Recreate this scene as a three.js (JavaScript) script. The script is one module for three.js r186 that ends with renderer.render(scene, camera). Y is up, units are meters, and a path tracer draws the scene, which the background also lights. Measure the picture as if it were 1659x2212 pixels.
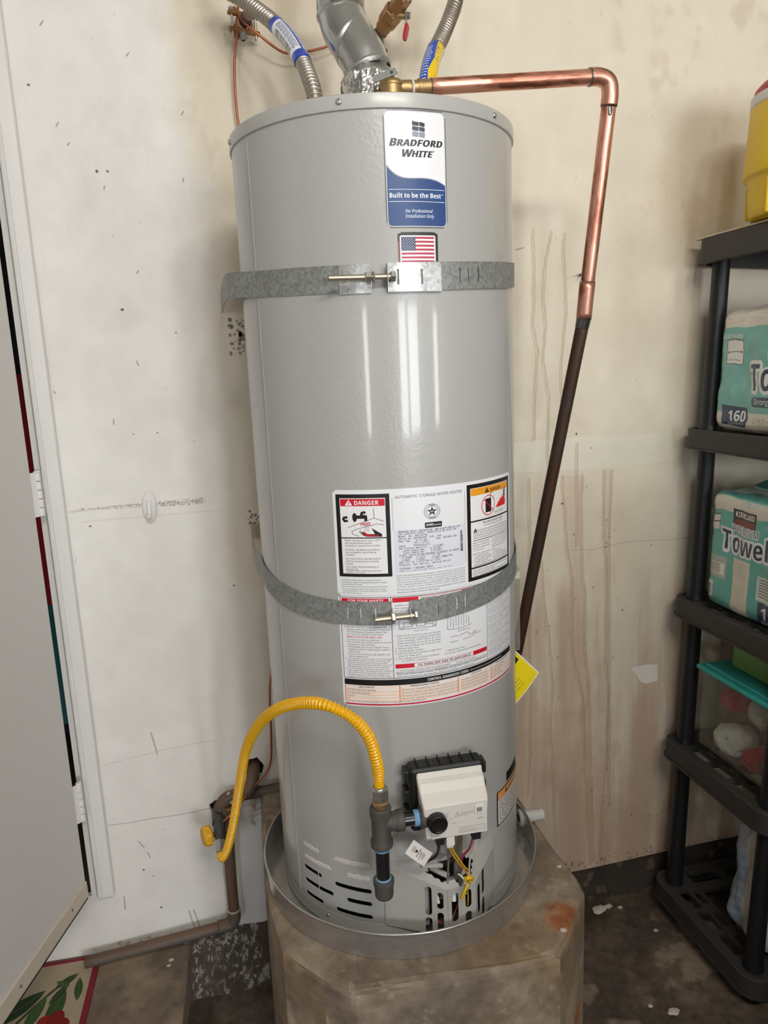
import * as THREE from 'three';
import { RoundedBoxGeometry } from 'three/addons/geometries/RoundedBoxGeometry.js';
import { mergeGeometries, mergeVertices } from 'three/addons/utils/BufferGeometryUtils.js';
import { RectAreaLightUniformsLib } from 'three/addons/lights/RectAreaLightUniformsLib.js';
import { Brush, Evaluator, SUBTRACTION } from 'three-bvh-csg';

// ---------------------------------------------------------------- camera, sky, sun, lights, exposure
const scene = new THREE.Scene();
const renderer = new THREE.WebGLRenderer({ antialias: true });
renderer.toneMapping = THREE.LinearToneMapping;
renderer.toneMappingExposure = 0.92;
renderer.shadowMap.enabled = true;
RectAreaLightUniformsLib.init();
const camera = new THREE.PerspectiveCamera(69.68, 1659 / 2212, 0.05, 60);
camera.up.set(0.07625, 0.98005, -0.18356);
camera.position.set(-0.2656, 1.5809, 1.4333);
camera.lookAt(-0.2656 + 0.17535, 1.5809 - 0.19441, 1.4333 - 0.96512);
scene.background = new THREE.Color().setRGB(2.2, 2.4, 2.7);
// the sun over the driveway, behind the photographer
const sun = new THREE.DirectionalLight(new THREE.Color().setRGB(1, 0.95, 0.86), 7);
sun.position.set(5, 11, 8.5); sun.target.position.set(1, 0, 9);
sun.castShadow = true;
Object.assign(sun.shadow.camera, { left: -9, right: 9, top: 9, bottom: -9, near: 1, far: 40 });
sun.shadow.mapSize.set(2048, 2048);
scene.add(sun, sun.target);
// daylight coming in through the open garage door
const DOOR = { x0: -2.4, x1: 4.2, y0: 0.95, y1: 2.12, z: 5.75 };
const day = new THREE.RectAreaLight(new THREE.Color().setRGB(0.95, 0.975, 1.0), 21, DOOR.x1 - DOOR.x0, DOOR.y1 - DOOR.y0);
day.position.set((DOOR.x0 + DOOR.x1) / 2, (DOOR.y0 + DOOR.y1) / 2, DOOR.z - 0.02);
day.lookAt(day.position.x, day.position.y, -5);
scene.add(day);

// ---------------------------------------------------------------- helpers
let seed = 12345;
const rnd = () => { seed = (seed * 1664525 + 1013904223) >>> 0; return seed / 4294967296; };
const rr = (a, b) => a + (b - a) * rnd();
const V = (x, y, z) => new THREE.Vector3(x, y, z);
const used = {};
function numbered(name) { const n = used[name] = (used[name] ?? -1) + 1; return n ? name + '_' + String(n).padStart(3, '0') : name; }
function thing(name, label, category, p = [0, 0, 0], group) {
  const o = new THREE.Group(); o.name = numbered(name); o.position.set(...p); scene.add(o);
  o.userData = { label, category }; if (group) o.userData.group = group;
  return o;
}
// geometry is written in world coordinates and moved into the thing's own frame
function part(o, name, geo, mat, label) {
  let root = o; while (root.parent && root.parent !== scene) root = root.parent;
  geo.translate(-root.position.x, -root.position.y, -root.position.z);
  const m = new THREE.Mesh(geo, mat); m.name = name; m.castShadow = m.receiveShadow = true;
  if (label) m.userData.label = label;
  o.add(m); return m;
}
function single(name, geo, mat, label, category, group) {
  const m = new THREE.Mesh(geo, mat); m.name = numbered(name); m.castShadow = m.receiveShadow = true;
  m.userData = { label, category }; if (group) m.userData.group = group;
  scene.add(m); return m;
}
function struct(name, geo, mat, label, parent) {
  const m = new THREE.Mesh(geo, mat); m.name = name; m.castShadow = m.receiveShadow = true;
  m.userData = { kind: 'structure' }; if (label) m.userData.label = label;
  (parent || scene).add(m); return m;
}
const merge = (list) => mergeGeometries(list.map((g) => { const q = g.index ? g.toNonIndexed() : g; for (const k of Object.keys(q.attributes)) if (!['position', 'normal', 'uv'].includes(k)) q.deleteAttribute(k); return q; }));
const bx = (x0, x1, y0, y1, z0, z1) => { const g = new THREE.BoxGeometry(x1 - x0, y1 - y0, z1 - z0); g.translate((x0 + x1) / 2, (y0 + y1) / 2, (z0 + z1) / 2); return g; };
const rbx = (x0, x1, y0, y1, z0, z1, r = 0.004, s = 3) => { const g = new RoundedBoxGeometry(x1 - x0, y1 - y0, z1 - z0, s, r); g.translate((x0 + x1) / 2, (y0 + y1) / 2, (z0 + z1) / 2); return g; };
// box mapped uv in metres
function uvm(geo, s = 1, du = 0, dv = 0) {
  const g = geo.index ? geo.toNonIndexed() : geo, p = g.attributes.position, n = g.attributes.normal, uv = new Float32Array(p.count * 2);
  for (let i = 0; i < p.count; i += 3) {
    let nx = 0, ny = 0, nz = 0; for (let k = 0; k < 3; k++) { nx += n.getX(i + k); ny += n.getY(i + k); nz += n.getZ(i + k); }
    nx = Math.abs(nx); ny = Math.abs(ny); nz = Math.abs(nz);
    for (let k = i; k < i + 3; k++) {
      const x = p.getX(k), y = p.getY(k), z = p.getZ(k);
      const [u, v] = ny >= nx && ny >= nz ? [x, z] : nx >= nz ? [z, y] : [x, y];
      uv[2 * k] = u / s + du; uv[2 * k + 1] = v / s + dv;
    }
  }
  g.setAttribute('uv', new THREE.BufferAttribute(uv, 2)); return g;
}
function cylBetween(a, b, r, r2 = r, seg = 24, open = false) {
  const A = V(...a), B = V(...b), d = B.clone().sub(A), L = d.length();
  const g = new THREE.CylinderGeometry(r2, r, L, seg, 1, open);
  g.applyQuaternion(new THREE.Quaternion().setFromUnitVectors(V(0, 1, 0), d.normalize()));
  g.translate((A.x + B.x) / 2, (A.y + B.y) / 2, (A.z + B.z) / 2); return g;
}
// lathe profile [radius, distance] turned about the line from a towards b
function turned(a, b, prof, seg = 28) {
  const A = V(...a), d = V(...b).sub(A).normalize();
  const g = new THREE.LatheGeometry(prof.map(([r, t]) => new THREE.Vector2(r, t)), seg);
  g.applyQuaternion(new THREE.Quaternion().setFromUnitVectors(V(0, 1, 0), d)); g.translate(A.x, A.y, A.z); return g;
}
const hex = (a, b, r, bev = 0.12) => { const L = V(...b).distanceTo(V(...a)), e = r * bev; return turned(a, b, [[0, 0], [r - e, 0], [r, e], [r, L - e], [r - e, L], [0, L]], 6).toNonIndexed(); };
const flat = (g) => { const q = g.index ? g.toNonIndexed() : g; q.computeVertexNormals(); return q; };
const curve = (pts, closed = false, t = 0.5) => new THREE.CatmullRomCurve3(pts.map((p) => V(...p)), closed, 'catmullrom', t);
// swept tube whose radius may follow the length; capped ends
function sweep(pts, radius, step, radial = 14, t = 0.5) {
  const c = pts.getPointAt ? pts : curve(pts, false, t), L = c.getLength(), N = Math.max(2, Math.round(L / step));
  c.arcLengthDivisions = Math.max(200, N * 2); c.updateArcLengths();
  const f = c.computeFrenetFrames(N, false), pos = [], uv = [], idx = [];
  for (let i = 0; i <= N; i++) {
    const P = c.getPointAt(i / N), r = typeof radius === 'function' ? radius(i / N * L, L) : radius;
    for (let j = 0; j <= radial; j++) {
      const a = j / radial * Math.PI * 2, ca = Math.cos(a) * r, sa = Math.sin(a) * r, n = f.normals[i], b = f.binormals[i];
      pos.push(P.x + n.x * ca + b.x * sa, P.y + n.y * ca + b.y * sa, P.z + n.z * ca + b.z * sa); uv.push(j / radial, i / N * L);
    }
  }
  const w = radial + 1;
  for (let i = 0; i < N; i++) for (let j = 0; j < radial; j++) { const a = i * w + j; idx.push(a, a + 1, a + w, a + 1, a + w + 1, a + w); }
  for (const i of [0, N]) {
    const P = c.getPointAt(i / N), k = pos.length / 3; pos.push(P.x, P.y, P.z); uv.push(0.5, i / N * L);
    for (let j = 0; j < radial; j++) i ? idx.push(i * w + j, i * w + j + 1, k) : idx.push(j + 1, j, k);
  }
  const g = new THREE.BufferGeometry(); g.setAttribute('position', new THREE.Float32BufferAttribute(pos, 3)); g.setAttribute('uv', new THREE.Float32BufferAttribute(uv, 2)); g.setIndex(idx); g.computeVertexNormals(); return g;
}
// curved sheet on a vertical cylinder (angles from +z towards +x, in degrees), with thickness
function sheet(r, th0, th1, y0, y1, thick = 0.0005, corner = 0, cx = 0, cz = 0) {
  const N = Math.max(6, Math.ceil((th1 - th0) / 1.5)), pos = [], uv = [], idx = [], arc = (th1 - th0) * Math.PI / 180 * r;
  for (let i = 0; i <= N; i++) {
    const u = i / N, a = (th0 + (th1 - th0) * u) * Math.PI / 180, s = Math.sin(a), c = Math.cos(a);
    const e = Math.min(u, 1 - u) * arc, cut = corner && e < corner ? corner - Math.sqrt(Math.max(0, corner * corner - (corner - e) ** 2)) : 0;
    for (const [q, y] of [[r, y0 + cut], [r + thick, y0 + cut], [r + thick, y1 - cut], [r, y1 - cut]]) { pos.push(cx + s * q, y, cz + c * q); uv.push(u, (y - y0) / (y1 - y0)); }
  }
  for (let i = 0; i < N; i++) for (let k = 0; k < 4; k++) { const a = i * 4 + k, b = i * 4 + (k + 1) % 4, c2 = a + 4, d = b + 4; idx.push(a, c2, b, b, c2, d); }
  idx.push(0, 1, 2, 0, 2, 3); const e = N * 4; idx.push(e, e + 2, e + 1, e, e + 3, e + 2);
  const g = new THREE.BufferGeometry(); g.setAttribute('position', new THREE.Float32BufferAttribute(pos, 3)); g.setAttribute('uv', new THREE.Float32BufferAttribute(uv, 2)); g.setIndex(idx); return flat(g);
}
// metal strap along a path of [x, y, z] points (y is the middle of the band), with slot openings [from, to] in metres
function strapBand(pts, h, thick, slots = [], y2 = null) {
  const c = curve(pts), L = c.getLength(); c.arcLengthDivisions = 800; c.updateArcLengths();
  let ss = []; for (let s = 0; s < L; s += 0.006) ss.push(s); ss.push(L);
  for (const [a, b] of slots) ss.push(a, b);
  ss = [...new Set(ss.map((s) => +Math.min(L, s).toFixed(5)))].sort((a, b) => a - b);
  const rows = [0, h * 0.24, h * 0.76, h], hole = (i, j) => j === 1 && slots.some(([a, b]) => ss[i] >= a - 1e-6 && ss[i + 1] <= b + 1e-6);
  const P = ss.map((s) => { const u = Math.max(0, Math.min(1, s / L)), p = c.getPointAt(u), t = c.getTangentAt(u), n = V(-t.z, 0, t.x).normalize(); return { p, n }; });
  const at = (i, j, o) => { const { p, n } = P[i]; return [p.x + n.x * o, p.y - h / 2 + rows[j], p.z + n.z * o]; };
  const pos = [], uv = [], quad = (a, b, c2, d, U) => { pos.push(...a, ...b, ...c2, ...a, ...c2, ...d); uv.push(...U[0], ...U[1], ...U[2], ...U[0], ...U[2], ...U[3]); };
  for (let i = 0; i < ss.length - 1; i++) for (let j = 0; j < 3; j++) {
    if (hole(i, j)) continue;
    const U = [[ss[i], rows[j]], [ss[i + 1], rows[j]], [ss[i + 1], rows[j + 1]], [ss[i], rows[j + 1]]].map(([a, b]) => [a / 0.13, b / 0.13]);
    quad(at(i, j, 0), at(i + 1, j, 0), at(i + 1, j + 1, 0), at(i, j + 1, 0), U);
    quad(at(i + 1, j, thick), at(i, j, thick), at(i, j + 1, thick), at(i + 1, j + 1, thick), U);
    if (j === 0 || hole(i, j - 1)) quad(at(i, j, thick), at(i + 1, j, thick), at(i + 1, j, 0), at(i, j, 0), U);
    if (j === 2 || hole(i, j + 1)) quad(at(i, j + 1, 0), at(i + 1, j + 1, 0), at(i + 1, j + 1, thick), at(i, j + 1, thick), U);
    if (i === 0 || hole(i - 1, j)) quad(at(i, j, thick), at(i, j, 0), at(i, j + 1, 0), at(i, j + 1, thick), U);
    if (i === ss.length - 2 || hole(i + 1, j)) quad(at(i + 1, j, 0), at(i + 1, j, thick), at(i + 1, j + 1, thick), at(i + 1, j + 1, 0), U);
  }
  const g = new THREE.BufferGeometry(); g.setAttribute('position', new THREE.Float32BufferAttribute(pos, 3)); g.setAttribute('uv', new THREE.Float32BufferAttribute(uv, 2)); g.computeVertexNormals(); return g;
}
const onTank = (th, y, r = 0.2545) => { const a = th * Math.PI / 180; return [Math.sin(a) * r, y, Math.cos(a) * r]; };
const shapeOf = (pts) => { const s = new THREE.Shape(); pts.forEach(([x, y], i) => i ? s.lineTo(x, y) : s.moveTo(x, y)); s.closePath(); return s; };
const capsule = (x, y, w, h, C = THREE.Path) => { const p = new C(), r = Math.min(w, h) / 2; if (w > h) { p.moveTo(x - w / 2 + r, y - r); p.lineTo(x + w / 2 - r, y - r); p.absarc(x + w / 2 - r, y, r, -Math.PI / 2, Math.PI / 2); p.lineTo(x - w / 2 + r, y + r); p.absarc(x - w / 2 + r, y, r, Math.PI / 2, Math.PI * 1.5); } else { p.moveTo(x + r, y - h / 2 + r); p.lineTo(x + r, y + h / 2 - r); p.absarc(x, y + h / 2 - r, r, 0, Math.PI); p.lineTo(x - r, y - h / 2 + r); p.absarc(x, y - h / 2 + r, r, Math.PI, Math.PI * 2); } return p; };
// plan shape (x, z) raised from y0 to y1
function raised(pts, y0, y1, bevel = 0, seg = 2) {
  const g = new THREE.ExtrudeGeometry(shapeOf(pts.map(([x, z]) => [x, -z])), { depth: y1 - y0 - 2 * bevel, bevelEnabled: bevel > 0, bevelSize: bevel, bevelThickness: bevel, bevelSegments: seg, bevelOffset: -bevel, curveSegments: 8 });
  g.rotateX(-Math.PI / 2); g.translate(0, y0 + bevel, 0); return g;
}

// ---------------------------------------------------------------- noise and textures
const hash = (x, y, s) => { let h = (x * 374761393 + y * 668265263 + s * 1442695041) | 0; h = Math.imul(h ^ (h >>> 13), 1274126177); h = Math.imul(h ^ (h >>> 16), 2246822519); return ((h ^ (h >>> 15)) >>> 0) / 4294967296; };
function vn(x, y, per, s) { const xi = Math.floor(x), yi = Math.floor(y), fx = x - xi, fy = y - yi, u = fx * fx * (3 - 2 * fx), v = fy * fy * (3 - 2 * fy), m = (a) => ((a % per) + per) % per; const a = hash(m(xi), m(yi), s), b = hash(m(xi + 1), m(yi), s), c = hash(m(xi), m(yi + 1), s), d = hash(m(xi + 1), m(yi + 1), s); return a + (b - a) * u + (c - a) * v + (a - b - c + d) * u * v; }
function fbm(u, v, per, oct, s, gain = 0.5) { let a = 1, t = 0, n = 0, p = per; for (let i = 0; i < oct; i++) { t += a * vn(u * p, v * p, p, s + i * 17); n += a; a *= gain; p *= 2; } return t / n; }
function dataTex(n, fn, srgb = true) {
  const d = new Uint8Array(n * n * 4);
  for (let j = 0; j < n; j++) for (let i = 0; i < n; i++) { const c = fn(i / n, j / n, i, j), k = 4 * (j * n + i); for (let q = 0; q < 3; q++) d[k + q] = Math.max(0, Math.min(255, Array.isArray(c) ? c[q] : c)); d[k + 3] = 255; }
  const t = new THREE.DataTexture(d, n, n); t.wrapS = t.wrapT = THREE.RepeatWrapping; t.magFilter = THREE.LinearFilter; t.minFilter = THREE.LinearMipmapLinearFilter; t.generateMipmaps = true; if (srgb) t.colorSpace = THREE.SRGBColorSpace; t.needsUpdate = true; return t;
}
function canvasTex(w, h, draw) { const c = document.createElement('canvas'); c.width = w; c.height = h; const x = c.getContext('2d'); draw(x, w, h); const t = new THREE.CanvasTexture(c); t.colorSpace = THREE.SRGBColorSpace; t.anisotropy = 8; return t; }
const mixc = (a, b, t) => a.map((v, i) => v + (b[i] - v) * t);
const sm = (a, b, x) => { const t = Math.max(0, Math.min(1, (x - a) / (b - a))); return t * t * (3 - 2 * t); };
const grey = (u) => [u, u, u];
const T = {};
T.fine = dataTex(512, (u, v) => 255 * (0.55 * fbm(u, v, 64, 3, 3) + 0.45 * fbm(u, v, 10, 4, 9)), false);
T.peel = dataTex(512, (u, v) => 255 * fbm(u, v, 90, 2, 31, 0.35), false);
T.rough = dataTex(512, (u, v) => 255 * fbm(u, v, 8, 7, 51, 0.62), false);
T.concrete = dataTex(640, (u, v) => {
  const a = fbm(u, v, 5, 6, 71, 0.6), b = fbm(u, v, 40, 4, 83), c = fbm(u, v, 3, 3, 97);
  let k = mixc([112, 97, 82], [150, 134, 114], sm(0.3, 0.7, a)); k = mixc(k, [128, 104, 74], 0.55 * sm(0.5, 0.72, c)); k = mixc(k, [98, 88, 78], 0.6 * sm(0.52, 0.75, fbm(u, v, 9, 5, 101))); return k.map((q) => q + (b - 0.5) * 34);
});
T.pedestal = dataTex(900, (u, v) => {
  const a = fbm(u, v, 7, 6, 71, 0.6), b = fbm(u, v, 60, 4, 83), c = fbm(u, v, 5, 3, 97);
  let k = mixc([116, 102, 88], [152, 137, 118], sm(0.3, 0.7, a)); k = mixc(k, [132, 108, 78], 0.5 * sm(0.5, 0.72, c)); k = mixc(k, [102, 92, 82], 0.5 * sm(0.52, 0.75, fbm(u, v, 13, 5, 101)));
  const d = Math.hypot((u - 0.765) / 0.05, (v - 0.77) / 0.06) + (a - 0.5) * 1.6; k = mixc(k, mixc([128, 66, 30], [160, 98, 52], b), 0.8 * sm(1, 0.6, d)); // rust
  k = mixc(k, [172, 160, 144], 0.4 * sm(0.64, 0.74, fbm(u, v, 44, 5, 111, 0.6))); return k.map((q) => q + (b - 0.5) * 34);
});
T.floor = dataTex(800, (u, v) => {
  const a = fbm(u, v, 4, 6, 171, 0.62), b = fbm(u, v, 60, 3, 183), c = fbm(u, v, 7, 5, 197);
  let k = mixc([72, 62, 53], [122, 107, 92], sm(0.32, 0.68, a)); k = mixc(k, [160, 144, 128], 0.55 * sm(0.56, 0.64, c)); k = mixc(k, [58, 42, 30], 0.6 * sm(0.54, 0.7, fbm(u, v, 6, 5, 213))); return k.map((q) => q + (b - 0.5) * 30);
});
const foot = (u, v) => mixc([52, 46, 40], [92, 82, 72], fbm(u, v, 6, 6, 271, 0.65));
T.footing = dataTex(512, (u, v) => mixc(foot(u, v), [164, 160, 154], 0.75 * sm(0.5, 0.64, fbm(u, v, 34, 5, 277, 0.65)) * sm(0.38, 0.52, fbm(u, v, 5, 4, 281))));
T.footingDark = dataTex(512, (u, v) => mixc(foot(u, v).map((q) => q * 0.8), [120, 96, 78], 0.6 * sm(0.56, 0.68, fbm(u, v, 12, 4, 287))));
T.galv = (() => { // spangled zinc
  const pts = []; for (let i = 0; i < 900; i++) pts.push([hash(i, 1, 5), hash(i, 2, 5), hash(i, 3, 5)]);
  const cell = Array.from({ length: 30 * 30 }, () => []); pts.forEach((p, i) => cell[Math.floor(p[1] * 30) * 30 + Math.floor(p[0] * 30)].push(i));
  return dataTex(512, (u, v) => { let best = 9, id = 0; const cx = Math.floor(u * 30), cy = Math.floor(v * 30); for (let j = -2; j <= 2; j++) for (let i = -2; i <= 2; i++) for (const k of cell[((cy + j + 30) % 30) * 30 + ((cx + i + 30) % 30)]) { let dx = Math.abs(pts[k][0] - u), dy = Math.abs(pts[k][1] - v); dx = Math.min(dx, 1 - dx); dy = Math.min(dy, 1 - dy); const d = dx * dx + dy * dy; if (d < best) { best = d; id = k; } } const w = 168 + 36 * pts[id][2] + 20 * (fbm(u, v, 60, 2, 7) - 0.5); return [w, w + 1, w]; });
})();
T.galvRough = dataTex(256, (u, v) => 90 + 110 * fbm(u, v, 40, 3, 331), false);
T.brushed = dataTex(512, (u, v) => 255 * (0.6 * fbm(u * 0.06, v, 200, 2, 341) + 0.4 * fbm(u, v, 12, 3, 343)), false);
T.copper = dataTex(512, (u, v) => { const a = fbm(u, v, 6, 5, 401, 0.6), b = fbm(u, v, 5, 4, 409, 0.6); let k = mixc([234, 176, 154], [208, 142, 120], sm(0.35, 0.65, a)); return mixc(k, [158, 102, 82], 0.8 * sm(0.54, 0.66, b)); });
T.iron = dataTex(256, (u, v) => { const a = fbm(u, v, 10, 5, 451, 0.6); return mixc([70, 68, 66], [104, 98, 92], a); });
T.oldCopper = dataTex(512, (u, v) => { const a = fbm(u, v, 7, 5, 461, 0.6), b = fbm(u, v, 4, 3, 463); return mixc(mixc([92, 74, 62], [124, 98, 82], a), [104, 96, 88], sm(0.45, 0.62, b)); });

const mat = (o) => new THREE.MeshStandardMaterial(o);
const phys = (o) => new THREE.MeshPhysicalMaterial(o);
const M = {
  tank: phys({ color: 0xadadaa, roughness: 0.32, metalness: 0, clearcoat: 0.4, clearcoatRoughness: 0.07, bumpMap: T.peel, bumpScale: 0.00022 }),
  tankPlain: phys({ color: 0xb0b0ad, roughness: 0.35, clearcoat: 0.4, clearcoatRoughness: 0.2 }),
  tankCover: phys({ color: 0xadaba6, roughness: 0.4, clearcoat: 0.3, clearcoatRoughness: 0.25 }),
  seam: mat({ color: 0x4a4a46, roughness: 0.7 }),
  dark: mat({ color: 0x1c1a18, roughness: 0.8 }),
  chamber: mat({ color: 0x2a2825, roughness: 0.75, metalness: 0.3 }),
  white: mat({ color: 0xe2e0dc, roughness: 0.5 }),
  whitePaint: mat({ color: 0xdedcd8, roughness: 0.45 }),
  doorPaint: mat({ color: 0xcfccc8, roughness: 0.55 }),
  galv: mat({ map: T.galv, metalness: 0.6, roughness: 0.5, roughnessMap: T.galvRough }),
  galvDull: mat({ color: 0xc4c6c4, map: T.galv, metalness: 0.4, roughness: 0.58 }),
  vent: mat({ color: 0xbfc1be, metalness: 0.85, roughness: 0.42, bumpMap: T.fine, bumpScale: 0.0004, roughnessMap: T.galvRough }),
  foil: mat({ color: 0xd8d8d6, metalness: 1, roughness: 0.2 }),
  steel: mat({ color: 0xc2c0bc, metalness: 0.9, roughness: 0.32 }),
  flex: mat({ color: 0xc6beb2, metalness: 0.85, roughness: 0.3 }),
  pan: mat({ color: 0xbcbab8, metalness: 0.8, roughness: 0.42, roughnessMap: T.brushed }),
  zincBolt: mat({ color: 0xb4ad9c, metalness: 0.9, roughness: 0.38 }),
  brass: mat({ color: 0xb09468, metalness: 0.8, roughness: 0.45 }),
  brassShiny: mat({ color: 0xd2a344, metalness: 1, roughness: 0.18 }),
  bronze: mat({ color: 0xa07a56, metalness: 0.9, roughness: 0.42, bumpMap: T.fine, bumpScale: 0.0006 }),
  copper: mat({ map: T.copper, metalness: 0.85, roughness: 0.33 }),
  copperDark: mat({ color: 0xb4a49c, map: T.oldCopper, metalness: 0.35, roughness: 0.5 }),
  copperWire: mat({ color: 0xb0664a, metalness: 0.9, roughness: 0.38 }),
  oldCopper: mat({ map: T.oldCopper, metalness: 0.35, roughness: 0.65 }),
  solder: mat({ color: 0x8f9290, metalness: 1, roughness: 0.25 }),
  iron: mat({ map: T.iron, metalness: 0.35, roughness: 0.65, bumpMap: T.fine, bumpScale: 0.0006 }),
  ironBlack: phys({ color: 0x17171a, roughness: 0.35, metalness: 0.2, clearcoat: 0.5 }),
  tape: mat({ color: 0x6f9fc4, roughness: 0.7 }),
  tapeWhite: mat({ color: 0xd8d4d0, roughness: 0.75 }),
  hose: phys({ color: 0xeeb302, roughness: 0.32, clearcoat: 0.4, clearcoatRoughness: 0.2 }),
  yellowPlastic: mat({ color: 0xd9a31c, roughness: 0.45 }),
  blackPlastic: mat({ color: 0x161616, roughness: 0.45 }),
  knobBlack: mat({ color: 0x0f0f10, roughness: 0.35 }),
  offWhite: mat({ color: 0xd9d5ce, roughness: 0.42 }),
  shelf: mat({ color: 0x363432, roughness: 0.55, bumpMap: T.fine, bumpScale: 0.0005 }),
  post: mat({ color: 0x1b1c20, roughness: 0.4 }),
  red: mat({ color: 0xb5202a, roughness: 0.4 }),
  rubber: mat({ color: 0x222222, roughness: 0.7 }),
};
for (const k of ['copper', 'copperDark', 'galvDull', 'galv']) { M[k].map = M[k].map.clone(); M[k].map.needsUpdate = true; }
M.copper.map.repeat.set(1, 3); M.copperDark.map.repeat.set(1, 3);
// ---------------------------------------------------------------- the room
const WZ = -0.36;                       // face of the wall behind the heater
const WX0 = -0.78, WX1 = 1.66, WH = 3.0;  // stretch of that wall that carries the painted plaster texture
const wallTex = canvasTex(1600, 1960, (c, w, h) => {
  const im = c.createImageData(w, h), d = im.data, px = (x) => (x - WX0) / (WX1 - WX0);
  for (let j = 0; j < h; j++) for (let i = 0; i < w; i++) {
    const u = i / w, v = j / h, x = WX0 + u * (WX1 - WX0), y = WH * (1 - v), a = fbm(u, v, 9, 4, 601, 0.55), b = fbm(u, v, 70, 3, 607), e = fbm(u, v, 4, 3, 613);
    const n2 = fbm(u, v, 22, 4, 619, 0.6);
    let k = mixc([232, 230, 225], [225, 222, 216], sm(0.35, 0.7, a));
    const cream = sm(-0.10, 0.10, x + 0.25 + (e - 0.5) * 0.5 + (a - 0.5) * 0.3);
    k = mixc(k, mixc([227, 218, 199], [219, 208, 187], sm(0.4, 0.65, a)), cream);
    k = mixc(k, [196, 180, 156], 0.4 * cream * sm(0.56, 0.7, n2) * sm(0.45, 0.6, e));          // worn blotches
    k = mixc(k, [180, 150, 128], 0.64 * sm(0.18, 0.7, fbm(u * 3, v * 0.35, 12, 5, 631, 0.62) + 0.25 * (0.62 - y)) * sm(0.32, 0.42, x) * (y < 1.05 ? 1 : 0) * sm(1.05, 0.9, y)); // brown run-off, deepened so the tint also paints in the shade of this corner
    k = mixc(k, [206, 200, 193], 0.25 * sm(0.6, 0.75, fbm(u, v, 14, 5, 641, 0.6)) * (1 - cream));
    const q = 4 * (j * w + i); for (let t = 0; t < 3; t++) d[q + t] = k[t] + (b - 0.5) * 9; d[q + 3] = 255;
  }
  c.putImageData(im, 0, 0);
  const X = (x) => px(x) * w, Y = (y) => (1 - y / WH) * h;
  const poly = (pts, style) => { c.fillStyle = style; c.beginPath(); pts.forEach(([x, y], i) => i ? c.lineTo(X(x), Y(y)) : c.moveTo(X(x), Y(y))); c.closePath(); c.fill(); };
  const line = (pts, style, lw, jit = 0) => { c.strokeStyle = style; c.lineWidth = lw; c.lineCap = 'round'; c.beginPath(); let last = null; for (const [x, y] of pts) { if (!last) c.moveTo(X(x), Y(y)); else for (let k = 1; k <= 6; k++) c.lineTo(X(last[0] + (x - last[0]) * k / 6) + rr(-jit, jit), Y(last[1] + (y - last[1]) * k / 6)); last = [x, y]; } c.stroke(); };
  const dot = (x, y, r, style) => { c.fillStyle = style; c.beginPath(); c.ellipse ? c.ellipse(X(x), Y(y), r, r * rr(0.7, 1.2), 0, 0, 7) : c.arc(X(x), Y(y), r, 0, 7); c.fill(); };
  // lower corner beside the gas pipe, painted afresh
  poly([[-0.345, 0.44], [-0.25, 0.45], [-0.25, 0.08], [-0.337, 0.06], [-0.55, 0.03], [-0.55, 0.085], [-0.41, 0.1], [-0.385, 0.17], [-0.372, 0.26]], 'rgb(221,222,223)');
  // filled patch and nail holes
  poly([[0.75, 0.716], [0.8, 0.722], [0.832, 0.716], [0.833, 0.668], [0.796, 0.663], [0.778, 0.674], [0.77, 0.69]], 'rgb(240,235,228)');
  for (const [x, y, r] of [[-0.659, 2.19, 3.4], [-0.519, 1.73, 4.6], [-0.407, 1.676, 2], [-0.524, 1.45, 1.6], [-0.47, 1.45, 1.8], [-0.643, 1.24, 3], [-0.615, 0.322, 3], [-0.582, 0.204, 3.4], [-0.592, 0.3, 2], [-0.541, 2.021, 3.6], [-0.519, 2.021, 3.2], [-0.272, 1.247, 3], [-0.325, 1.064, 2.4], [0.54, 1.205, 4.5], [0.578, 1.387, 3.2], [0.719, 0.892, 2.6], [0.704, 0.922, 1.6], [0.801, 1.069, 1.8]]) dot(x, y, r * 0.55, 'rgb(84,76,70)');
  for (const s of [[[-0.615, 2.313], [-0.622, 2.304]], [[-0.45, 2.257], [-0.456, 2.251]], [[-0.608, 2.118], [-0.614, 2.11]], [[-0.347, 2.145], [-0.352, 2.137]], [[-0.591, 2.078], [-0.595, 2.073]], [[-0.359, 2.008], [-0.362, 2]], [[-0.528, 1.991], [-0.531, 1.984]], [[-0.48, 1.808], [-0.475, 1.813]], [[-0.5, 1.616], [-0.496, 1.605]], [[-0.564, 1.487], [-0.565, 1.474]], [[-0.685, 1.556], [-0.683, 1.551]], [[-0.559, 0.701], [-0.549, 0.64]], [[-0.619, 0.406], [-0.607, 0.385]], [[-0.601, 0.37], [-0.595, 0.354]], [[-0.671, 0.253], [-0.672, 0.215]], [[-0.513, 0.18], [-0.501, 0.114]], [[-0.501, 0.181], [-0.487, 0.114]], [[0.415, 1.846], [0.436, 1.851]]]) line(s, 'rgba(104,96,88,0.8)', 1.2, 0.3);
  for (let i = 0; i < 120; i++) { const x = rr(-0.7, 1.3), y = rr(0.12, 2.5), a = rr(-2.2, -0.8), l = rr(0.002, 0.014); line([[x, y], [x + Math.cos(a) * l, y + Math.sin(a) * l]], `rgba(110,100,90,${rr(0.12, 0.36)})`, rr(0.5, 1.2)); }
  for (let i = 0; i < 150; i++) dot(rr(-0.7, 1.3), rr(0.1, 2.5), rr(0.4, 1.1), `rgba(104,92,80,${rr(0.15, 0.45)})`);
  // dusty joint of two boards beside the hook
  line([[-0.685, 1.277], [-0.6, 1.282], [-0.53, 1.284], [-0.48, 1.282], [-0.379, 1.281]], 'rgba(170,162,152,0.4)', 2.2, 0.8);
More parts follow.
